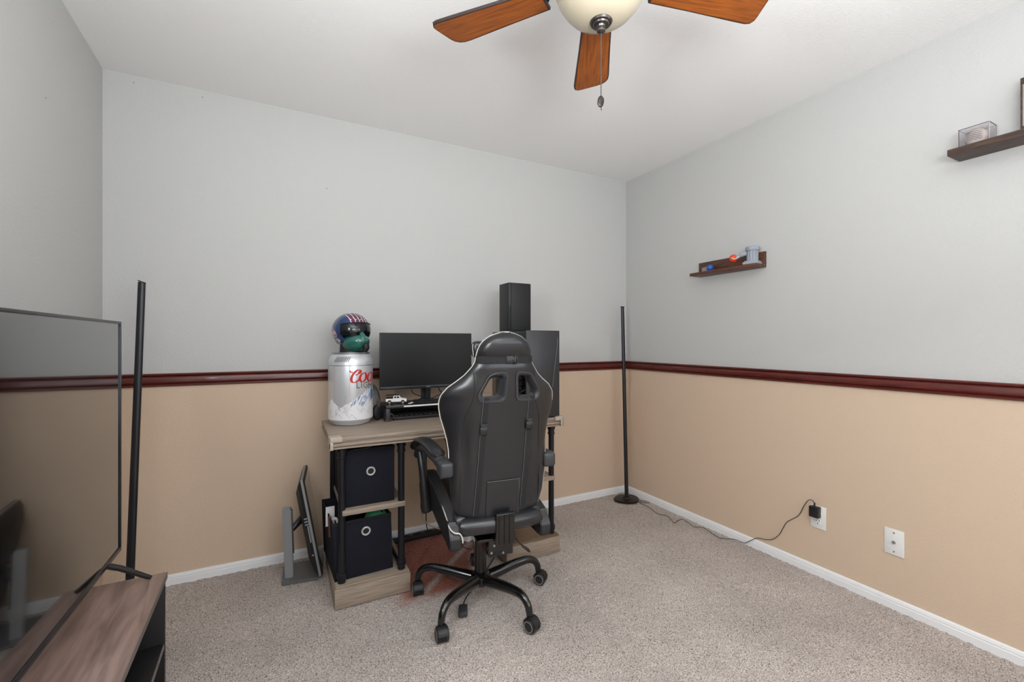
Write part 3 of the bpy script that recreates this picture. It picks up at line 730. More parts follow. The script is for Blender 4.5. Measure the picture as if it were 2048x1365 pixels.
bm = NB(); pbox(bm, .014, .271, .016, Lv-.016, -.0068, -.006, 0); obj('screen', bm, 'tv_screen', fm)
bm = NB()
loops = []
for (ins, n_) in ((.004, .011), (.008, .026), (.05, .045), (.08, .048)):
    loops.append([bm.verts.new(pm(a, b, n_)) for a, b in ((ins, ins+.03 if n_ > .02 else ins), (.285-ins, ins+.03 if n_ > .02 else ins), (.285-ins, Lv-ins-(.02 if n_ > .02 else 0)), (ins, Lv-ins-(.02 if n_ > .02 else 0)))])
for A, B in zip(loops, loops[1:]):
    for k in range(4): bm.faces.new((A[k], A[(k+1) % 4], B[(k+1) % 4], B[k]))
bm.faces.new(loops[-1]); obj('back_shell', bm, 'black', fm)
for a_ in [(.0035, .006, Lv*.60-.015*k, Lv*.60-.015*k+.007, .013, .028) for k in range(3)]+[(.003, .006, Lv*.36, Lv*.53, .014, .02), (.003, .006, Lv*.22, Lv*.235, .016, .024)]:
    bm = NB(); pbox(bm, *a_, 0); obj('side_button', bm, 'silver', fm)

# ------------------------------------------------------------------ lamps
def pole_lamp(name, label, base, top, flip):
    t = thing(name, label, 'floor lamp', (base[0], base[1], 0))
    dx, dy = top[0]-base[0], top[1]-base[1]
    bm = NB(); tube(bm, [(0, 0, .022), (dx, dy, top[2])], [.0155, .0135], 20, flat=.8); obj('pole', bm, 'lamp_black', t)
    bm = NB(); cyl(bm, (dx*.985-.001, dy, top[2]), (dx, dy, top[2]+.004), .0142, seg=16); obj('end_cap', bm, 'pipe', t)
    bm = NB(); n = 30; pts = [(.098*math.cos(2*math.pi*k/n)*(1+.05*math.sin(3*2*math.pi*k/n)), .085*math.sin(2*math.pi*k/n)*(1+.04*math.cos(4*2*math.pi*k/n))) for k in range(n)]
    prism(bm, pts, .012, Matrix.Translation((0, 0, .002)), .003); lathe(bm, [(.05, .014), (.03, .018), (.024, .026), (.018, .03), (.0, .03)], 20); obj('base', bm, 'base_metal', t)
    return t
pole_lamp('floor_lamp', 'black pole floor lamp standing in the corner of the two walls', (2.262, 2.505), (2.235, 2.520, 1.436), 1)
pole_lamp('floor_lamp', 'black pole floor lamp behind the television in the left corner', (-.580, 2.38), (-.541, 2.403, 1.436), 1)

# lamp cord with its power adapter
def rp(l): return [Vector(p) for p in l]
cd = [(2.325, 2.47, .008), (2.335, 2.44, .006), (2.30, 2.41, .005), (2.298, 2.36, .005), (2.293, 2.30, .005), (2.262, 2.20, .005), (2.292, 2.14, .005), (2.250, 2.06, .006), (2.242, 2.035, .005), (2.285, 2.05, .006), (2.336, 2.055, .005), (2.325, 1.99, .005), (2.306, 1.94, .005), (2.35, 1.905, .005), (2.33, 1.83, .005), (2.315, 1.755, .005), (2.372, 1.71, .005), (2.378, 1.66, .006), (2.381, 1.635, .012), (2.386, 1.576, .062), (2.393, 1.53, .071), (2.393, 1.487, .089), (2.392, 1.451, .128), (2.39, 1.43, .17), (2.39, 1.411, .21), (2.39, 1.38, .24), (2.39, 1.346, .273), (2.388, 1.32, .33), (2.384, 1.296, .368), (2.380, 1.274, .374), (2.376, 1.262, .36)]
bm = NB(); tube(bm, spline(cd, 3), .0018, 6); tag(obj('lamp_cord', bm, 'cord'), 'thin brown cord along the baseboard up to the wall outlet', 'cord')
bm = NB(); tube(bm, spline([(2.29, 2.43, .006), (2.32, 2.39, .008), (2.345, 2.36, .012), (2.352, 2.39, .012), (2.325, 2.43, .008)], 5), .002, 6); tag(obj('cord_loop', bm, 'cord'), 'small loop of brown cord beside the corner lamp base', 'cord')
ad = thing('power_adapter', 'black power adapter plugged into the upper socket of the wall outlet', 'adapter', (XR-.004, 1.262, .322))
bm = NB(); box(bm, -.034, -.002, -.022, .022, -.027, .027, .004); obj('adapter_body', bm, 'plastic', ad)
bm = NB(); tube(bm, [(-.020, 0, .026), (-.022, 0, .034), (-.020, 0, .046)], [.005, .004, .003], 10); obj('cord_relief', bm, 'plastic', ad)
# plates
op = thing('wall_outlet', 'white duplex outlet plate on the right wall with a black adapter', 'outlet', (XR, 1.256, .2925))
bm = NB(); box(bm, -.005, 0, -.036, .036, -.0575, .0575, .0025); obj('cover_plate', bm, 'plate', op)
for z in (-.022, .022):
    bm = NB(); lathe(bm, [(0, 0), (.0165, 0), (.0165, .0025), (.0155, .003), (0, .003)], 24, mtx=Matrix.Translation((-.0045, 0, z)) @ Matrix.Rotation(R(-90), 4, 'Y')); sc = obj('socket', bm, 'white_plastic', op)
    bm = NB(); box(bm, -.0082, -.0074, -.008, -.0055, z+.001, z+.010); box(bm, -.0082, -.0074, .0055, .008, z+.001, z+.009); cyl(bm, (-.0075, 0, z-.008), (-.0082, 0, z-.008), .0026, seg=10)
    obj('socket_slot', bm, 'slot', sc, smooth=0)
cp = thing('coax_plate', 'white cable jack plate on the right wall, nearer the camera than the outlet', 'wall plate', (XR, .945, .2925))
bm = NB(); box(bm, -.005, 0, -.036, .036, -.0575, .0575, .0025); obj('cover_plate', bm, 'plate', cp)
bm = NB(); lathe(bm, [(0, 0), (.0065, 0), (.0065, .004), (.0045, .004), (.0045, .011), (.002, .011), (0, .009)], 12, mtx=Matrix.Translation((-.005, 0, 0)) @ Matrix.Rotation(R(-90), 4, 'Y')); obj('coax_jack', bm, 'screw', cp)
for z in (-.0415, .0415):
    bm = NB(); cyl(bm, (-.0045, 0, z), (-.0065, 0, z), .0033, seg=12); obj('screw', bm, 'screw', cp)

# ------------------------------------------------------------------ wall shelves
sh = thing('wall_shelf', 'small walnut wall shelf with back ledge holding a grey column ornament', 'shelf', (XR, 1.742, 1.597))
bm = NB(); box(bm, -.100, -.001, -.216, .225, 0, .018, .0015); obj('shelf_board', bm, 'shelf_wood', sh)
bm = NB(); box(bm, -.014, -.0005, -.216, .225, .018, .090, .0015); obj('back_ledge', bm, 'shelf_wood', sh)
oz = 1.6152
po = thing('column_ornament', 'grey stone-look column ornament with an orange ball arm on the small shelf', 'ornament', (2.345, 1.572, oz), R(12))
bm = NB(); box(bm, -.040, .040, -.038, .038, 0, .013, .002); box(bm, -.034, .034, -.032, .032, .013, .020, .002); obj('column_base', bm, 'stone', po)
bm = NB(); lathe(bm, [(.030, .020), (.026, .026), (.0255, .072), (.029, .078)], 24)
for k in range(12):
    a = 2*math.pi*k/12; tube(bm, [(.0265*math.cos(a), .0265*math.sin(a), .024), (.0265*math.cos(a), .0265*math.sin(a), .075)], .0032, 6)
obj('fluted_shaft', bm, 'stone', po)
bm = NB(); lathe(bm, [(0, .078), (.033, .078), (.037, .084), (.037, .096), (.034, .1), (0, .1)], 28); obj('column_cap', bm, 'stone', po)
bm = NB(); tube(bm, spline([(-.022, .022, .066), (-.026, .05, .058), (-.028, .075, .046)]), [.013]*9+[.010]*7+[.009], 12); obj('grey_arm', bm, 'stone', po)
bm = NB(); sphere(bm, (-.020, .096, .046), .0225, 20); ob_ = obj('orange_ball', bm, 'orange', po, label='orange ball')
bm = NB(); tube(bm, spline([(-.040, .098, .048), (-.046, .085, .038), (-.043, .07, .040), (-.038, .058, .052)]), .0026, 8); obj('pale_strand', bm, 'cream', ob_)
bm = NB(); sphere(bm, (0, 0, .0195), .0195, 20); tag(obj('blue_ball', bm, 'blue', loc=(2.325, 1.835, oz)), 'small blue ball at the left end of the small wall shelf', 'ball')
bk = thing('display_block', 'small dark display block behind the blue ball on the small shelf', 'block', (2.350, 1.868, oz), R(-10))
bm = NB(); box(bm, -.02, .02, -.038, .038, 0, .034, .002); obj('block_body', bm, 'shelf_dark', bk)
bm = NB(); box(bm, -.0212, -.0202, -.030, .030, .005, .029); obj('block_label', bm, 'pic_grey', bk)

bs = thing('wall_shelf', 'long dark walnut floating shelf high on the right wall at the frame edge', 'shelf', (XR, .35, 1.901))
bm = NB(); box(bm, -.116, -.0005, -.40, .384, 0, .024, .0015); obj('shelf_board', bm, 'shelf_dark', bs)
bm = NB(); box(bm, -.014, -.0005, -.40, .384, .024, .040, .0015); obj('back_ledge', bm, 'shelf_dark', bs)
ac = thing('display_case', 'clear acrylic display case with a pale signed item on the high shelf', 'display case', (2.345, .668, 1.9255), 0)
bm = NB()
w2, d2, h2, t2 = .042, .036, .072, .002
box(bm, -d2, -d2+t2, -w2, w2, 0, h2); box(bm, d2-t2, d2, -w2, w2, 0, h2); box(bm, -d2+t2, d2-t2, -w2, -w2+t2, 0, h2); box(bm, -d2+t2, d2-t2, w2-t2, w2, 0, h2); box(bm, -d2+t2, d2-t2, -w2+t2, w2-t2, h2-t2, h2)
obj('acrylic_cover', bm, 'acrylic', ac, smooth=0)
bm = NB()
for a in (-1, 1):
    for b in (-1, 1): box(bm, a*d2-.0008, a*d2+.0008, b*w2-.0008, b*w2+.0008, 0, h2)
    box(bm, a*d2-.0008, a*d2+.0008, -w2, w2, h2-.0008, h2+.0008); box(bm, -d2, d2, a*w2-.0008, a*w2+.0008, h2-.0008, h2+.0008)
obj('case_edge', bm, 'case_edge', ac, smooth=0)
bm = NB(); sphere(bm, (.0, 0, .034), .032, 24, (.8, 1, 1)); bl = obj('pale_item', bm, 'cream', ac)
bm = NB()
for k in range(5):
    pts = [(-.0262*math.cos(R(a*.9))*1.0-.001, -.024+a*.0008+.024, .024+.007*k+.002*math.sin(a*.35+k)+a*.0001) for a in range(-26, 27, 4)]; tube(bm, pts, .0007, 5)
obj('ink_scribble', bm, 'slot', bl)
fr = thing('picture_frame', 'dark wooden box frame with grey print on the high shelf, cut by the frame edge', 'picture frame', (2.352, .464, 1.9255))
bm = NB(); hw, hh = .0905, .098
for (a, b, c_, d_) in ((-hw, hw, 0, .024), (-hw, hw, 2*hh-.02, 2*hh)): box(bm, -.02, .02, a, b, c_, d_, .001)
for (a, b) in ((-hw, -hw+.003), (hw-.003, hw)): box(bm, -.02, .02, a, b, .024, 2*hh-.02, .001)
obj('frame', bm, 'shelf_dark', fr)
bm = NB(); box(bm, -.014, .018, -hw+.004, hw-.004, .0245, 2*hh-.0205); obj('print', bm, 'pic_grey', fr)

# ------------------------------------------------------------------ television and its stand (parallel to the left wall)
RT = R(1.86)
ts = thing('tv_stand', 'low brown topped television stand with open black shelves along the left wall', 'tv stand', (-.334, 1.768, 0), RT)
# local: x to the left is negative (to the wall), y negative towards the camera
LN = 1.45; DP = .365
bm = NB(); box(bm, -DP, 0, -LN, 0, .421, .4400, .0012); obj('top_panel', bm, 'stand_top', ts)
bm = NB(); box(bm, -.0005, .0012, -LN+.001, -.001, .4215, .4392, .0004); obj('front_edge', bm, 'edge_grey', ts)
bm = NB(); box(bm, -DP, -.004, -.02, -.002, .0, .421, .001); obj('end_panel', bm, 'stand_black', ts)
bm = NB(); box(bm, -DP, -.004, -LN+.002, -LN+.02, .0, .421, .001); obj('end_panel', bm, 'stand_black', ts)
bm = NB(); box(bm, -DP, -.004, -LN/2-.009, -LN/2+.009, .03, .421, .001); obj('divider', bm, 'stand_black', ts)
bm = NB(); box(bm, -DP, -DP+.006, -LN+.02, -.02, .03, .421); obj('back_panel', bm, 'stand_black', ts)
for z in (.012, .203):
    bm = NB(); box(bm, -DP+.006, -.006, -LN+.02, -.02, z, z+.018, .001); s_ = obj('shelf', bm, 'stand_black', ts)
    bm = NB(); box(bm, -.006, -.0045, -LN+.021, -.021, z+.001, z+.017); obj('shelf_edge', bm, 'edge_grey', s_)
tv = thing('television', 'large flat television switched off, standing on the low stand at left', 'television', (-.454, 1.782, 0), R(.1))
TW, TZ0, TZ1 = 1.235, .530, 1.2435
bm = NB(); box(bm, -.028, -.002, -TW, 0, TZ0, TZ1, .003); box(bm, -.06, -.028, -TW+.15, -.15, TZ0+.02, TZ0+.4, .012, 2); obj('housing', bm, 'plastic', tv)
bm = NB(); b_ = .0085
box(bm, -.004, .003, -TW, 0, TZ1-b_*.8, TZ1+.001, .001); box(bm, -.004, .003, -TW, 0, TZ0, TZ0+b_*1.5, .001); box(bm, -.004, .003, -b_*.8, .001, TZ0+b_*1.5, TZ1-b_*.8, .001); box(bm, -.004, .003, -TW, -TW+b_*.8, TZ0+b_*1.5, TZ1-b_*.8, .001)
obj('bezel', bm, 'tv_frame', tv)
bm = NB(); box(bm, -.002, -.0005, -TW+.006, -.006, TZ0+.012, TZ1-.006); obj('screen', bm, 'tv_screen', tv, smooth=0)
for yy, s_ in ((-.105, 1), (-TW+.105, -1)):
    bm = NB()
    tube(bm, [(-.015, yy, TZ0+.004), (.02, yy+.02*s_, TZ0-.022), (.078, yy+.052*s_, .4525), (.086, yy+.055*s_, .447)], [.009, .0085, .007, .006], 10)
    tube(bm, [(-.015, yy, TZ0+.004), (-.05, yy+.02*s_, TZ0-.022), (-.125, yy+.052*s_, .4525), (-.132, yy+.055*s_, .447)], [.009, .0085, .007, .006], 10)
    obj('tv_foot', bm, 'plastic', tv)

# ------------------------------------------------------------------ ceiling fan
FX, FY = .775, .96
fan = thing('ceiling_fan', 'ceiling fan with brown wooden blades and a cream glass light bowl', 'ceiling fan', (FX, FY, 0))
bm = NB(); lathe(bm, [(0, 2.44), (.075, 2.44), (.078, 2.425), (.06, 2.395), (.02, 2.385), (.015, 2.38), (.015, 2.33), (0, 2.33)], 32); obj('canopy', bm, 'brass', fan)
bm = NB(); lathe(bm, [(0, 2.335), (.05, 2.335), (.10, 2.315), (.115, 2.29), (.115, 2.225), (.10, 2.205), (.075, 2.195), (.055, 2.19), (0, 2.19)], 40); obj('motor_housing', bm, 'brass', fan)
bm = NB(); lathe(bm, [(0, 2.192), (.06, 2.192), (.075, 2.185), (.08, 2.172), (.112, 2.168), (.122, 2.158), (0, 2.158)], 40); obj('light_fitter', bm, 'brass', fan)
bm = NB(); lathe(bm, [(.126, 2.160), (.125, 2.150), (.117, 2.130), (.105, 2.110), (.088, 2.090), (.062, 2.073), (.032, 2.064), (0, 2.063)], 56); obj('glass_bowl', bm, 'bowl', fan, smooth=60)
bm = NB(); lathe(bm, [(0, 2.0655), (.029, 2.0655), (.031, 2.062), (.028, 2.058), (.022, 2.057), (.020, 2.054), (.012, 2.052), (.010, 2.048), (.0125, 2.043), (.0115, 2.036), (.006, 2.032), (0, 2.031)], 28); obj('finial', bm, 'brass', fan)
bm = NB()
nb = 54; z0, z1 = 2.031, 1.858
for k in range(nb):
    z = z0+(z1-z0)*k/(nb-1); rr = bmesh.ops.create_icosphere(bm, subdivisions=1, radius=.0019); bmesh.ops.translate(bm, vec=(0, 0, z), verts=rr['verts'])
cyl(bm, (0, 0, z0), (0, 0, z1), .0005, seg=5)
o = obj('pull_chain', bm, 'brass', fan, smooth=60)
bm = NB(); tube(bm, [(.0, 0, 1.859), (.0005, 0, 1.853), (-.001, 0, 1.845), (-.003, 0, 1.835), (-.003, 0, 1.829)], [.004, .0095, .0105, .0095, .005], 14, flat=.55); cyl(bm, (0, 0, 1.832), (.001, 0, 1.820), .0012, seg=6); obj('chain_pull', bm, 'base_metal', fan)
for k in range(5):
    a = R(55.4+72*k); mt = Matrix.Translation((0, 0, 2.178)) @ Matrix.Rotation(a, 4, 'Z') @ Matrix.Rotation(R(-5), 4, 'X')
    poly = [(x, -y) for x, y in [(.165, -.046), (.30, -.053), (.46, -.064), (.50, -.066), (.515, -.062), (.521, -.050), (.520, -.036), (.508, .024), (.502, .042), (.490, .055), (.474, .062), (.45, .063), (.30, .053), (.165, .046)]][::-1]
    n = len(poly)
    cxp = sum(p[0] for p in poly)/n
    bm = NB(); prism(bm, poly, .007, None, .0012); bl = obj('blade', bm, 'blade', fan); bl.matrix_local = mt; mt = Matrix.Identity(4)
    bm = NB(); sp_ = [Vector((x, y, 0)) for x, y in poly]
    A = [bm.verts.new(mt @ Vector((x, y, -.0006))) for x, y in poly]; B = [bm.verts.new(mt @ Vector((cxp+(x-cxp)*.982, y*.94, -.0006))) for x, y in poly]
    A2 = [bm.verts.new(mt @ Vector((cxp+(x-cxp)*1.004, y*1.015, .0076))) for x, y in poly]
    for i in range(n):
        bm.faces.new((A[i], A[(i+1) % n], B[(i+1) % n], B[i])); bm.faces.new((A[i], A[(i+1) % n], A2[(i+1) % n], A2[i]))
    bm.faces.new(A2)
    obj('blade_edge', bm, 'blade_edge', bl)
    bm = NB(); m2 = Matrix.Translation((0, 0, 2.190)) @ Matrix.Rotation(a, 4, 'Z'); prism(bm, [(.07, -.018), (.15, -.012), (.17, -.035), (.235, -.03), (.25, 0), (.235, .03), (.17, .035), (.15, .012), (.07, .018)], .005, m2, .0015)
    obj('blade_iron', bm, 'brass', fan)

# ------------------------------------------------------------------ gaming chair
ch = thing('gaming_chair', 'black leather gaming chair with white piping seen from behind at the desk', 'chair', (.80, 1.85, 0), R(-6))
PL = lambda z: -(.27+.11*(z-.44))           # rear surface of the backrest at its centre line
HW = interp([(.438, .08), (.445, .115), (.46, .145), (.48, .166), (.51, .183), (.56, .197), (.65, .205), (.76, .207), (.80, .213), (.845, .224), (.89, .238), (.925, .244), (.95, .244), (.975, .238), (1.005, .214), (1.03, .180), (1.05, .156), (1.07, .140), (1.085, .128), (1.105, .117), (1.13, .1145), (1.155, .108), (1.175, .098), (1.19, .084), (1.203, .063), (1.212, .040), (1.219, .012)])
def TH(z):
    t = .034
    if z > 1.10: t = .034+.012*math.sin(min(1, (z-1.10)/.06)*math.pi/2)
    t *= math.sqrt(max(.02, min(1, (1.2215-z)/.035)))
    t *= math.sqrt(max(.05, min(1, (z-.434)/.03)))
    t *= 1-.28*math.exp(-((z-1.112)/.014)**2)
    return t
def WING(z): return interp([(.44, .012), (.7, .018), (.85, .05), (.95, .055), (1.03, .03), (1.08, .01), (1.2, .0)])(z)
def ysurf(u, z, side):
    th = TH(z); c = PL(z)+.034+WING(z)*abs(u)**2.2
    e = max(0, 1-abs(u)**3.2)**.5
    x = u*HW(z); crease = .0
    if .50 < z < .95: crease = .006*math.exp(-((abs(x)-.155)/.012)**2)*math.sin((z-.5)/.45*math.pi)
    return c-side*(th*e)+(crease if side > 0 else 0)
zs = [.438, .4405, .445, .452, .46, .47, .485]+[.5+.012*k for k in range(59)]+[1.2025, 1.206, 1.2095, 1.2125, 1.215, 1.217, 1.2185, 1.219]
zs = sorted(set(zs)); us = [math.sin(R(a))*1.0 for a in range(-90, 91, 6)]
bm = NB(); rows = []
for z in zs:
    rear = [bm.verts.new((u*HW(z), ysurf(u, z, 1), z)) for u in us]
    front = [rear[0]]+[bm.verts.new((u*HW(z), ysurf(u, z, -1), z)) for u in us[1:-1]]+[rear[-1]]
    rows.append(rear+front[-2:0:-1])
for A, B in zip(rows, rows[1:]):
    n = len(A)
    for k in range(n): bm.faces.new((A[k], A[(k+1) % n], B[(k+1) % n], B[k]))
bm.faces.new(rows[0][::-1]); bm.faces.new(rows[-1])
back = obj('backrest', bm, 'leather', ch, smooth=70)
# belt openings
HC = .021
half = [(.021, .966), (.018, 1.007), (.017, 1.052), (.026, 1.066), (.052, 1.066), (.078, 1.061), (.095, 1.050), (.113, 1.018), (.130, .986), (.132, .964), (.119, .948), (.08, .946), (.045, .946), (.030, .951)]
def hole_loop(s, sc):
    cx_ = sum(p[0] for p in half)/len(half); cz_ = sum(p[1] for p in half)/len(half)
    return [((HC+s*(cx_+(x-cx_)*sc)), cz_+(z-cz_)*sc) for x, z in half]
for s in (-1, 1):
    cb = NB(); lo = hole_loop(s, .86)
    a = [cb.verts.new((x, PL(z)-.08, z)) for x, z in lo]; b = [cb.verts.new((x, PL(z)+.16, z)) for x, z in lo]; n = len(lo)
    cb.faces.new(a[::-1]); cb.faces.new(b)
    for i in range(n): cb.faces.new((a[i], a[(i+1) % n], b[(i+1) % n], b[i]))
    bmesh.ops.recalc_face_normals(cb, faces=cb.faces)
    cm = bpy.data.meshes.new('cut'); cb.to_mesh(cm); cb.free(); co = bpy.data.objects.new('cut', cm); COL.objects.link(co); co.parent = ch
    md = back.modifiers.new('b', 'BOOLEAN'); md.object = co; md.operation = 'DIFFERENCE'; md.solver = 'EXACT'
    bpy.context.view_layer.update()
    dg = bpy.context.evaluated_depsgraph_get(); me = bpy.data.meshes.new_from_object(back.evaluated_get(dg))
    back.modifiers.remove(md); old = back.data; back.data = me; bpy.data.objects.remove(co)
back.data.shade_smooth(); back.data.set_sharp_from_angle(angle=R(60))
def surf(x, z, lift=.0):            # point on the rear surface
    u = max(-1, min(1, x/HW(z))); return Vector((x, ysurf(u, z, 1)-lift, z))
for s in (-1, 1):
    lo_o = spline([(x, 0, z) for x, z in hole_loop(s, 1.0)], 4, True); lo_m = spline([(x, 0, z) for x, z in hole_loop(s, .88)], 4, True); lo_i = spline([(x, 0, z) for x, z in hole_loop(s, .70)], 4, True)
    bm = NB(); n = len(lo_o); L0, L1, L2, L3, L4 = [], [], [], [], []
    for o_, m_, i_ in zip(lo_o, lo_m, lo_i):
        L0.append(bm.verts.new(surf(o_.x, o_.z, -.004))); L1.append(bm.verts.new(surf(o_.x*.97+i_.x*.03, o_.z*.97+i_.z*.03, .004))); L2.append(bm.verts.new(surf(m_.x, m_.z, .005)))
        p = surf(i_.x, i_.z, -.006); L3.append(bm.verts.new(p)); L4.append(bm.verts.new((i_.x, PL(i_.z)+.078, i_.z)))
    for A, B in ((L0, L1), (L1, L2), (L2, L3), (L3, L4)):
        for k in range(n): bm.faces.new((A[k], A[(k+1) % n], B[(k+1) % n], B[k]))
    bz = obj('belt_bezel', bm, 'plastic_grey', ch, smooth=50)
    bm = NB(); tube(bm, [surf(o_.x, o_.z, .0005) for o_ in lo_o], .0016, 6, closed=True); obj('bezel_groove', bm, 'thread', bz)
# piping round the outline
for s, z0_ in ((-1, .72), (1, .445)):
    for (za, zb_) in ([(z0_, 1.2185)] if s < 0 else [(.445, .74), (.93, 1.2185)]):
        pts = [Vector((s*HW(z)*1.004, ysurf(1, z, 1), z)) for z in zs if z > za and z < zb_]
        bm = NB(); tube(bm, pts, .0021, 8); obj('piping', bm, 'piping', ch)
pts = [Vector((HW(1.218)*u, ysurf(u, 1.218, 1)-.0, 1.2185)) for u in (-1, -.5, 0, .5, 1)]; bm = NB(); tube(bm, pts, .0021, 8); obj('piping', bm, 'piping', ch)
# dark seams between wing and centre
for s in (-1, 1):
    sm_ = [(.128, 1.062), (.124, 1.03), (.124, .99), (.130, .955), (.146, .915), (.158, .88), (.162, .83), (.165, .77), (.167, .65), (.168, .56), (.166, .50)]
    bm = NB(); tube(bm, spline([surf(s*x, z, .0004) for x, z in sm_], 4), .0014, 6); obj('seam', bm, 'thread', ch)
# webbing belts with buckles
def belt(bm, path, wdt, t=.0022):
    prev = None
    for (p, wv) in path:
        c = Vector(p); wv = Vector(wv)*wdt/2
        r_ = [bm.verts.new(c-wv), bm.verts.new(c+wv), bm.verts.new(c+wv+Vector((0, -t, 0))), bm.verts.new(c-wv+Vector((0, -t, 0)))]
        if prev:
            for k in range(4): bm.faces.new((prev[k], prev[(k+1) % 4], r_[(k+1) % 4], r_[k]))
        else: bm.faces.new(r_[::-1])
        prev = r_
    bm.faces.new(prev)
for s, xt, xb, zb in ((-1, -.080, -.105, .845), (1, .112, .089, .855)):
    bm = NB(); path = []
    for k in range(15):
        z = .966-(.966-.500)*k/14; x = xt+(xb-xt)*(k/14)
        path.append((surf(x, z, .0015), (1, 0, 0)))
    belt(bm, path, .024); bt = obj('belt', bm, 'web', ch)
    bm = NB(); tube(bm, [p+Vector((-.0115, -.003, 0)) for p, _ in path], .0009, 6); obj('belt_edge', bm, 'silver_dark', bt)
    zc = zb; xc = xt+(xb-xt)*((.966-zc)/.454); p = surf(xc, zc, .006)
    bm = NB(); yb = p.y-.006
    box(bm, xc-.016, xc+.014, yb, yb+.009, zc-.022, zc+.008, .003); box(bm, xc-.015, xc+.015, yb, yb+.008, zc+.013, zc+.019, .001); box(bm, xc-.011, xc+.010, yb-.001, yb+.006, zc+.006, zc+.014, .001)
    obj('buckle', bm, 'plastic', bt)
# neck strap wrapping round the head
bm = NB(); path = []
for k in range(25):
    u = -1+2*k/24; z = 1.117-.006*abs(u-.2)*0; x = u*HW(1.112); path.append((surf(x*.998, 1.112, .002), (0, 0, 1)))
prev = None
for (p, wv) in path:
    c = Vector(p); c = c+Vector((0, -.004, 0)); a = [bm.verts.new(c+Vector((0, .004, -.0145))), bm.verts.new(c+Vector((0, .004, .0145))), bm.verts.new(c+Vector((0, -.003, .0145))), bm.verts.new(c+Vector((0, -.003, -.0145)))]
    if prev:
        for k in range(4): bm.faces.new((prev[k], prev[(k+1) % 4], a[(k+1) % 4], a[k]))
    else: bm.faces.new(a[::-1])
    prev = a
bm.faces.new(prev); ns = obj('neck_strap', bm, 'web', ch)
p = surf(.018, 1.112, .006); bm = NB(); box(bm, -.006, .024, p.y-.006, p.y+.004, 1.096, 1.127, .003); box(bm, .028, .034, p.y-.006, p.y+.004, 1.094, 1.128, .001); box(bm, .022, .030, p.y-.005, p.y+.003, 1.101, 1.121, .001); box(bm, .037, .041, p.y-.005, p.y+.003, 1.096, 1.126, .001); obj('buckle', bm, 'plastic', ns)
# neck pillow at the front of the head
bm = NB(); box(bm, -.116, .112, PL(1.14)+.080, PL(1.14)+.125, 1.118, 1.184, .020, 4); npil = obj('neck_pillow', bm, 'leather', ch)
bm = NB(); tube(bm, [(-.114, PL(1.14)+.086, 1.172), (-.116, PL(1.14)+.084, 1.155), (-.112, PL(1.14)+.084, 1.125)], .0015, 6); obj('pillow_piping', bm, 'piping', npil)
# lower flap
bm = NB(); zf0, zf1 = .470, .632
rowsf = []
for k in range(7):
    z = zf0+(zf1-zf0)*k/6; rowsf.append([surf(x, z, .0035+.002*math.sin(k/6*math.pi)) for x in (-.067, -.03, .0, .035, .070)])
vr = [[bm.verts.new(p) for p in r_] for r_ in rowsf]; vb = [[bm.verts.new(p+Vector((0, .006, 0))) for p in r_] for r_ in rowsf]
for i in range(6):
    for j in range(4): bm.faces.new((vr[i][j], vr[i][j+1], vr[i+1][j+1], vr[i+1][j])); bm.faces.new((vb[i][j+1], vb[i][j], vb[i+1][j], vb[i+1][j+1]))
for j in range(4): bm.faces.new((vr[6][j], vr[6][j+1], vb[6][j+1], vb[6][j])); bm.faces.new((vb[0][j], vb[0][j+1], vr[0][j+1], vr[0][j]))
for i in range(6): bm.faces.new((vb[i][0], vr[i][0], vr[i+1][0], vb[i+1][0])); bm.faces.new((vr[i][4], vb[i][4], vb[i+1][4], vr[i+1][4]))
fp = obj('zip_flap', bm, 'leather', ch)
bm = NB(); tube(bm, [rowsf[6][0]+Vector((0, -.001, 0)), rowsf[6][2]+Vector((0, -.001, 0)), rowsf[6][4]+Vector((0, -.001, 0)), rowsf[0][4]+Vector((0, -.001, 0))], .0012, 6); obj('flap_edge', bm, 'flap_line', fp)
# seat
bm = NB(); box(bm, -.192, .192, -.262, .225, .418, .500, .030, 4)
for v in bm.verts:
    if v.co.y > .1: v.co.z += (v.co.y-.1)*.10
    v.co.z -= 0.0
obj('seat', bm, 'leather', ch, smooth=60)
for s in (-1, 1):
    bm = NB()
    prof = [(-.285, .385), (-.288, .43), (-.255, .470), (-.235, .482), (-.10, .520), (.06, .548), (.20, .560), (.236, .535), (.240, .47), (.20, .435), (.0, .405), (-.20, .385), (-.262, .378)]
    prof = [(p.x, p.y) for p in spline([(y, z, 0) for y, z in prof], 4, True)]
    prism(bm, prof, .044, Matrix(((0, 0, 1, -.022), (1, 0, 0, 0), (0, 1, 0, 0), (0, 0, 0, 1))), .004)
    bmesh.ops.translate(bm, vec=(s*.190, 0, 0), verts=bm.verts); so = obj('seat_bolster', bm, 'leather_side', ch, smooth=60)
    xx = s*.2095
    pp = [(xx, .215, .556), (xx, .10, .545), (xx, -.08, .516), (xx, -.20, .488), (xx*.99, -.262, .462), (xx*.93, -.288, .452), (xx*.84, -.292, .448), (xx*.79, -.292, .43), (xx*.78, -.292, .41)]
    if s > 0: pp = pp[:4]
    bm = NB(); tube(bm, spline(pp, 5), .0026, 8); obj('piping', bm, 'piping', so)
# seat rear roll
bm = NB(); tube(bm, [(-.165, -.262, .462), (-.15, -.268, .458), (0, -.275, .456), (.15, -.268, .458), (.165, -.262, .462)], [.028, .034, .034, .034, .028], 20); obj('seat_roll', bm, 'leather', ch, smooth=60)
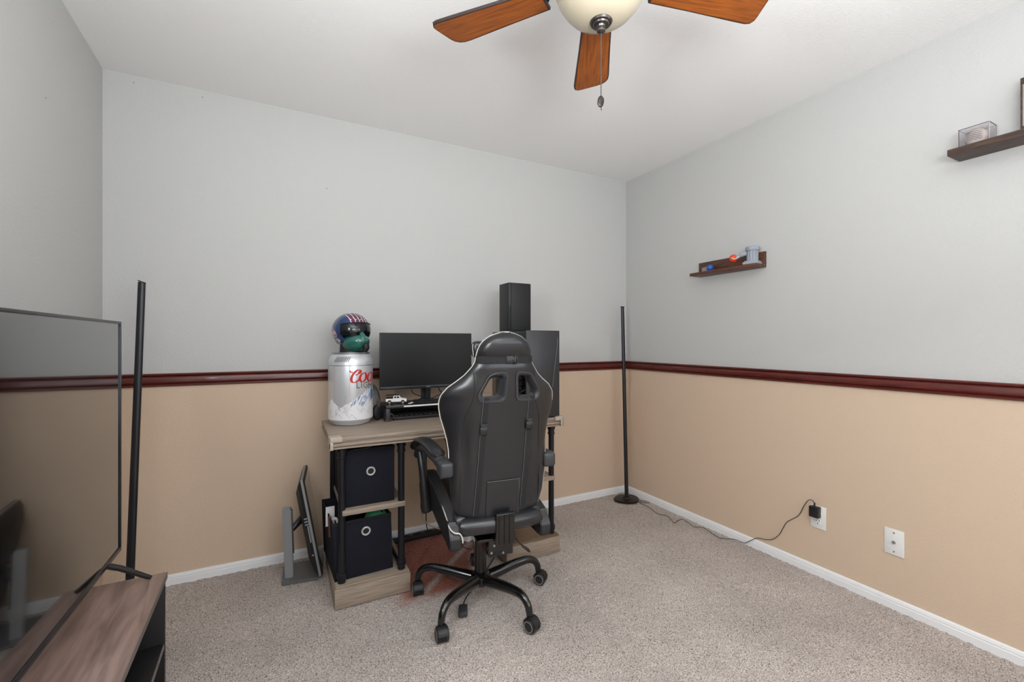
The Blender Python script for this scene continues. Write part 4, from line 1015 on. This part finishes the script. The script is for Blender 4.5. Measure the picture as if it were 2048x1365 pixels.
# recline bracket, mechanism, lever
bm = NB(); box(bm, -.036, .042, -.316, -.295, .385, .508, .004)
for x_ in (-.022, .0, .022): tube(bm, [(x_, -.316, .39), (x_, -.316, .503)], .0045, 8)
box(bm, -.03, .036, -.31, -.235, .385, .40, .002); obj('recline_bar', bm, 'metal_black', ch)
bm = NB(); box(bm, -.085, .075, -.24, .16, .372, .384, .002); obj('seat_plate', bm, 'metal_black', ch)
bm = NB(); box(bm, -.040, .066, -.235, -.135, .305, .372, .004); box(bm, -.05, .05, -.135, .08, .325, .372, .004); mech = obj('tilt_mechanism', bm, 'metal_black', ch)
bm = NB()
for x, z in ((-.018, .352), (.020, .318), (.048, .358), (-.03, .325)): cyl(bm, (x, -.236, z), (x, -.241, z), .0048, seg=10)
obj('bolt', bm, 'screw', mech)
bm = NB(); tube(bm, spline([(.066, -.18, .365), (.09, -.19, .345), (.115, -.20, .318), (.135, -.205, .302)]), .0035, 8); lv = obj('lever', bm, 'metal_black', ch)
bm = NB(); tube(bm, [(.066+.0055*math.cos(a*1.4)+a*.00042, -.182+.0055*math.sin(a*1.4), .368-a*.00042) for a in range(0, 90)], .0014, 5); obj('spring', bm, 'metal_black', lv)
bm = NB(); tube(bm, [(.112, -.2, .321), (.124, -.203, .310), (.146, -.207, .293), (.154, -.209, .284)], [.004, .0085, .0105, .005], 12, flat=.6); obj('lever_grip', bm, 'plastic', lv)
# gas column and five star base
bm = NB(); lathe(bm, [(0, .10), (.026, .10), (.0265, .33), (.022, .333), (.022, .372), (0, .372)], 28); obj('gas_column', bm, 'metal_black', ch)
bm = NB(); lathe(bm, [(0, .072), (.034, .072), (.045, .080), (.046, .118), (.036, .128), (.028, .133), (0, .133)], 28); obj('hub', bm, 'metal_black', ch)
for k in range(5):
    a = R(148.5+72*k)+R(1)
    ca, sa = math.cos(a), math.sin(a)
    pr = [(.028, .100), (.08, .108), (.14, .118), (.20, .126), (.245, .128), (.275, .118), (.296, .095), (.303, .070), (.304, .058)]
    rad = [.0245, .0235, .0212, .019, .017, .0155, .0148, .014, .0135]
    s_ = spline([(r_*ca, r_*sa, z) for r_, z in pr], 3); rr = []
    for i in range(len(s_)):
        q = i/3; j = min(int(q), 7); rr.append(rad[j]+(rad[j+1]-rad[j])*(q-j))
    bm = NB(); tube(bm, s_, rr, 14, flat=1.08); lg = obj('base_arm', bm, 'metal_black', ch, smooth=60)
    fq, rq = [(-.35, -.94), (-.4, -.92), (-.75, -.66), (-.9, -.4), (.3, .9)][k]
    swiv = math.atan2(fq*.8875-rq*.4609, fq*.4609+rq*.8875)+R(6); wx, wy = math.cos(swiv), math.sin(swiv)      # wheel axle direction
    cxw, cyw = .304*ca+(-wy)*.012, .304*sa+wx*.012
    bm = NB(); cyl(bm, (.304*ca, .304*sa, .045), (.304*ca, .304*sa, .064), .008, seg=12)
    tube(bm, [(cxw-wx*.008, cyw-wy*.008, .030), (cxw+wx*.008, cyw+wy*.008, .030)], .0275, 20)
    hd = Vector((cxw, cyw, .030)); fw = Vector((-wy, wx, 0)); hv = []
    for sgn in (-1, 1):
        for rr_ in (.0255, .0315):
            hv.append([bm.verts.new(hd+Vector((wx, wy, 0))*.019*sgn+fw*rr_*math.cos(R(t_))+Vector((0, 0, rr_*math.sin(R(t_))))) for t_ in range(10, 171, 16)])
    for A, B in ((hv[0], hv[1]), (hv[1], hv[3]), (hv[3], hv[2]), (hv[2], hv[0])):
        for q_ in range(len(A)-1): bm.faces.new((A[q_], A[q_+1], B[q_+1], B[q_]))
    cs = obj('caster', bm, 'wheel_black', ch)
    for q in (-1, 1):
        bm = NB(); p0 = Vector((cxw+wx*.008*q, cyw+wy*.008*q, .0285)); d_ = Vector((wx, wy, 0))*q
        tube(bm, [p0, p0+d_*.003, p0+d_*.013, p0+d_*.016], [.025, .0285, .0285, .025], 28); obj('wheel', bm, 'wheel_black', cs)
        bm = NB(); mt = Matrix.Translation(p0+d_*.0162) @ d_.to_track_quat('Z', 'Y').to_matrix().to_4x4(); lathe(bm, [(.0185, 0), (.0225, 0), (.0225, .0012), (.0185, .0012), (.0185, 0)], 28, mtx=mt); obj('wheel_ring', bm, 'caster_ring', cs)
# armrests
for s in (-1, 1):
    X_ = lambda v: s*v
    bm = NB()
    tube(bm, spline([(X_(.212), -.225, .688), (X_(.222), -.16, .695), (X_(.236), -.04, .705), (X_(.246), .08, .700), (X_(.252), .17, .672), (X_(.250), .215, .635)], 5), [.027]*6+[.024]*6+[.020]*6+[.0185]*6+[.020, .020], 14, flat=.95)
    box(bm, *sorted((X_(.192), X_(.246))), -.272, -.185, .656, .716, .012, 3); am = obj('armrest', bm, 'plastic_grey', ch, smooth=60)
    bm = NB(); sp2 = spline([(X_(.222), -.165, .716), (X_(.232), -.08, .728), (X_(.242), .03, .735), (X_(.250), .13, .722), (X_(.255), .21, .688), (X_(.254), .24, .655)], 5)
    n = len(sp2); tube(bm, sp2, [.012]+[.024]+[.031]*(n-5)+[.027, .02, .010], 18, flat=.55); obj('arm_pad', bm, 'leather_side', am, smooth=60)
    bm = NB(); tube(bm, spline([(X_(.247), .155, .665), (X_(.243), .125, .60), (X_(.238), .11, .52), (X_(.232), .10, .43), (X_(.226), .095, .398)], 4), [.021]*4+[.020]*4+[.0235]*4+[.026]*4+[.020], 16, flat=.8); obj('arm_post', bm, 'plastic', am, smooth=60)
# folded footrest frame below the seat
bm = NB()
for s in (-1, 1): tube(bm, [(s*.165, .18, .425), (s*.172, -.10, .395), (s*.178, -.24, .383)], .009, 10, flat=1.4)
obj('footrest_rail', bm, 'metal_black', ch)

# ------------------------------------------------------------------ things on the floor under the desk
pcord = NB(); tube(pcord, spline([(.44, 2.60, .10), (.50, 2.61, .06), (.55, 2.62, .02), (.62, 2.615, .014), (.80, 2.62, .014), (.98, 2.60, .012), (1.10, 2.58, .01)]), .006, 8)
bmesh.ops.transform(pcord, matrix=(Matrix.Translation((.80, 2.60, 0)) @ Matrix.Rotation(R(3), 4, 'Z')).inverted(), verts=pcord.verts)
ps = thing('power_strip', 'black power strip on the carpet against the back wall under the desk', 'power strip', (.80, 2.60, 0), R(3))
bm = NB(); box(bm, -.19, .16, -.022, .022, .004, .030, .004); obj('strip_body', bm, 'black', ps); obj('strip_cord', pcord, 'cable', ps)
for k in range(4):
    bm = NB(); cyl(bm, (-.13+k*.07, 0, .030), (-.13+k*.07, 0, .0315), .014, seg=16); obj('socket', bm, 'plastic_grey', ps)
bm = NB(); box(bm, .545, .60, 2.575, 2.60, .0, .028, .005); tag(obj('cord_plug', bm, 'rubber'), 'black plug block at the left end of the cord under the desk', 'plug')
bm = NB(); tube(bm, spline([(.79, 2.60, .33), (.755, 2.595, .25), (.735, 2.59, .18), (.745, 2.585, .11), (.80, 2.57, .06), (.88, 2.55, .035), (.97, 2.52, .015)]), .004, 8); tag(obj('white_cable', bm, 'cable_white'), 'off-white cable curving down to the floor under the desk', 'cable')
bm = NB(); tube(bm, spline([(.772, 2.63, .70), (.775, 2.63, .4), (.77, 2.62, .1), (.775, 2.6, .032)]), .003, 8); tag(obj('hanging_cable', bm, 'cable'), 'black cable hanging straight down behind the desk left of the chair', 'cable')
bm = NB(); tube(bm, spline([(.86, 2.62, .705), (.87, 2.615, .62), (.90, 2.61, .52), (.90, 2.6, .3), (.9, 2.6, .032)]), .003, 8); tag(obj('hanging_cable', bm, 'cable'), 'black cable hanging behind the desk, half hidden by the chair backrest', 'cable')
bm = NB(); box(bm, -.022, .022, -.04, .04, 0, .045, .009, 3); o = obj('white_adapter', bm, 'white_plastic', loc=(.955, 2.44, 0), rotz=R(35)); tag(o, 'white power adapter on the carpet behind the chair column', 'adapter')
bm = NB(); box(bm, -.02, .02, -.02, .02, 0, .06, .006, 3); o = obj('white_plug', bm, 'white_plastic', loc=(1.01, 2.40, 0), rotz=R(10)); tag(o, 'white plug standing right behind the top of the chair column', 'plug')
bm = NB(); tube(bm, spline([(.93, 2.43, .01), (.91, 2.36, .006), (.94, 2.31, .006), (.97, 2.35, .008), (.985, 2.40, .012)]), .002, 6); tag(obj('adapter_wire', bm, 'cable'), 'thin dark wire looping around the white adapter under the chair', 'cable')
# dropped plug in front of the star base
pl = thing('loose_plug', 'dark grey cable plug lying on the carpet between the chair base arms', 'plug', (.69, 1.79, 0), R(-22))
bm = NB(); box(bm, -.020, .020, -.034, .030, .001, .026, .007, 2); obj('plug_body', bm, 'plastic_grey', pl)
bm = NB(); box(bm, -.010, -.007, -.050, -.034, .010, .015); box(bm, .007, .010, -.050, -.034, .010, .015); obj('prong', bm, 'screw', pl)
bm = NB(); tube(bm, spline([(0, .028, .013), (.004, .06, .014), (.02, .12, .01), (.06, .2, .008), (.10, .3, .008), (.16, .46, .008)]), .003, 8); obj('plug_cable', bm, 'cable', pl)
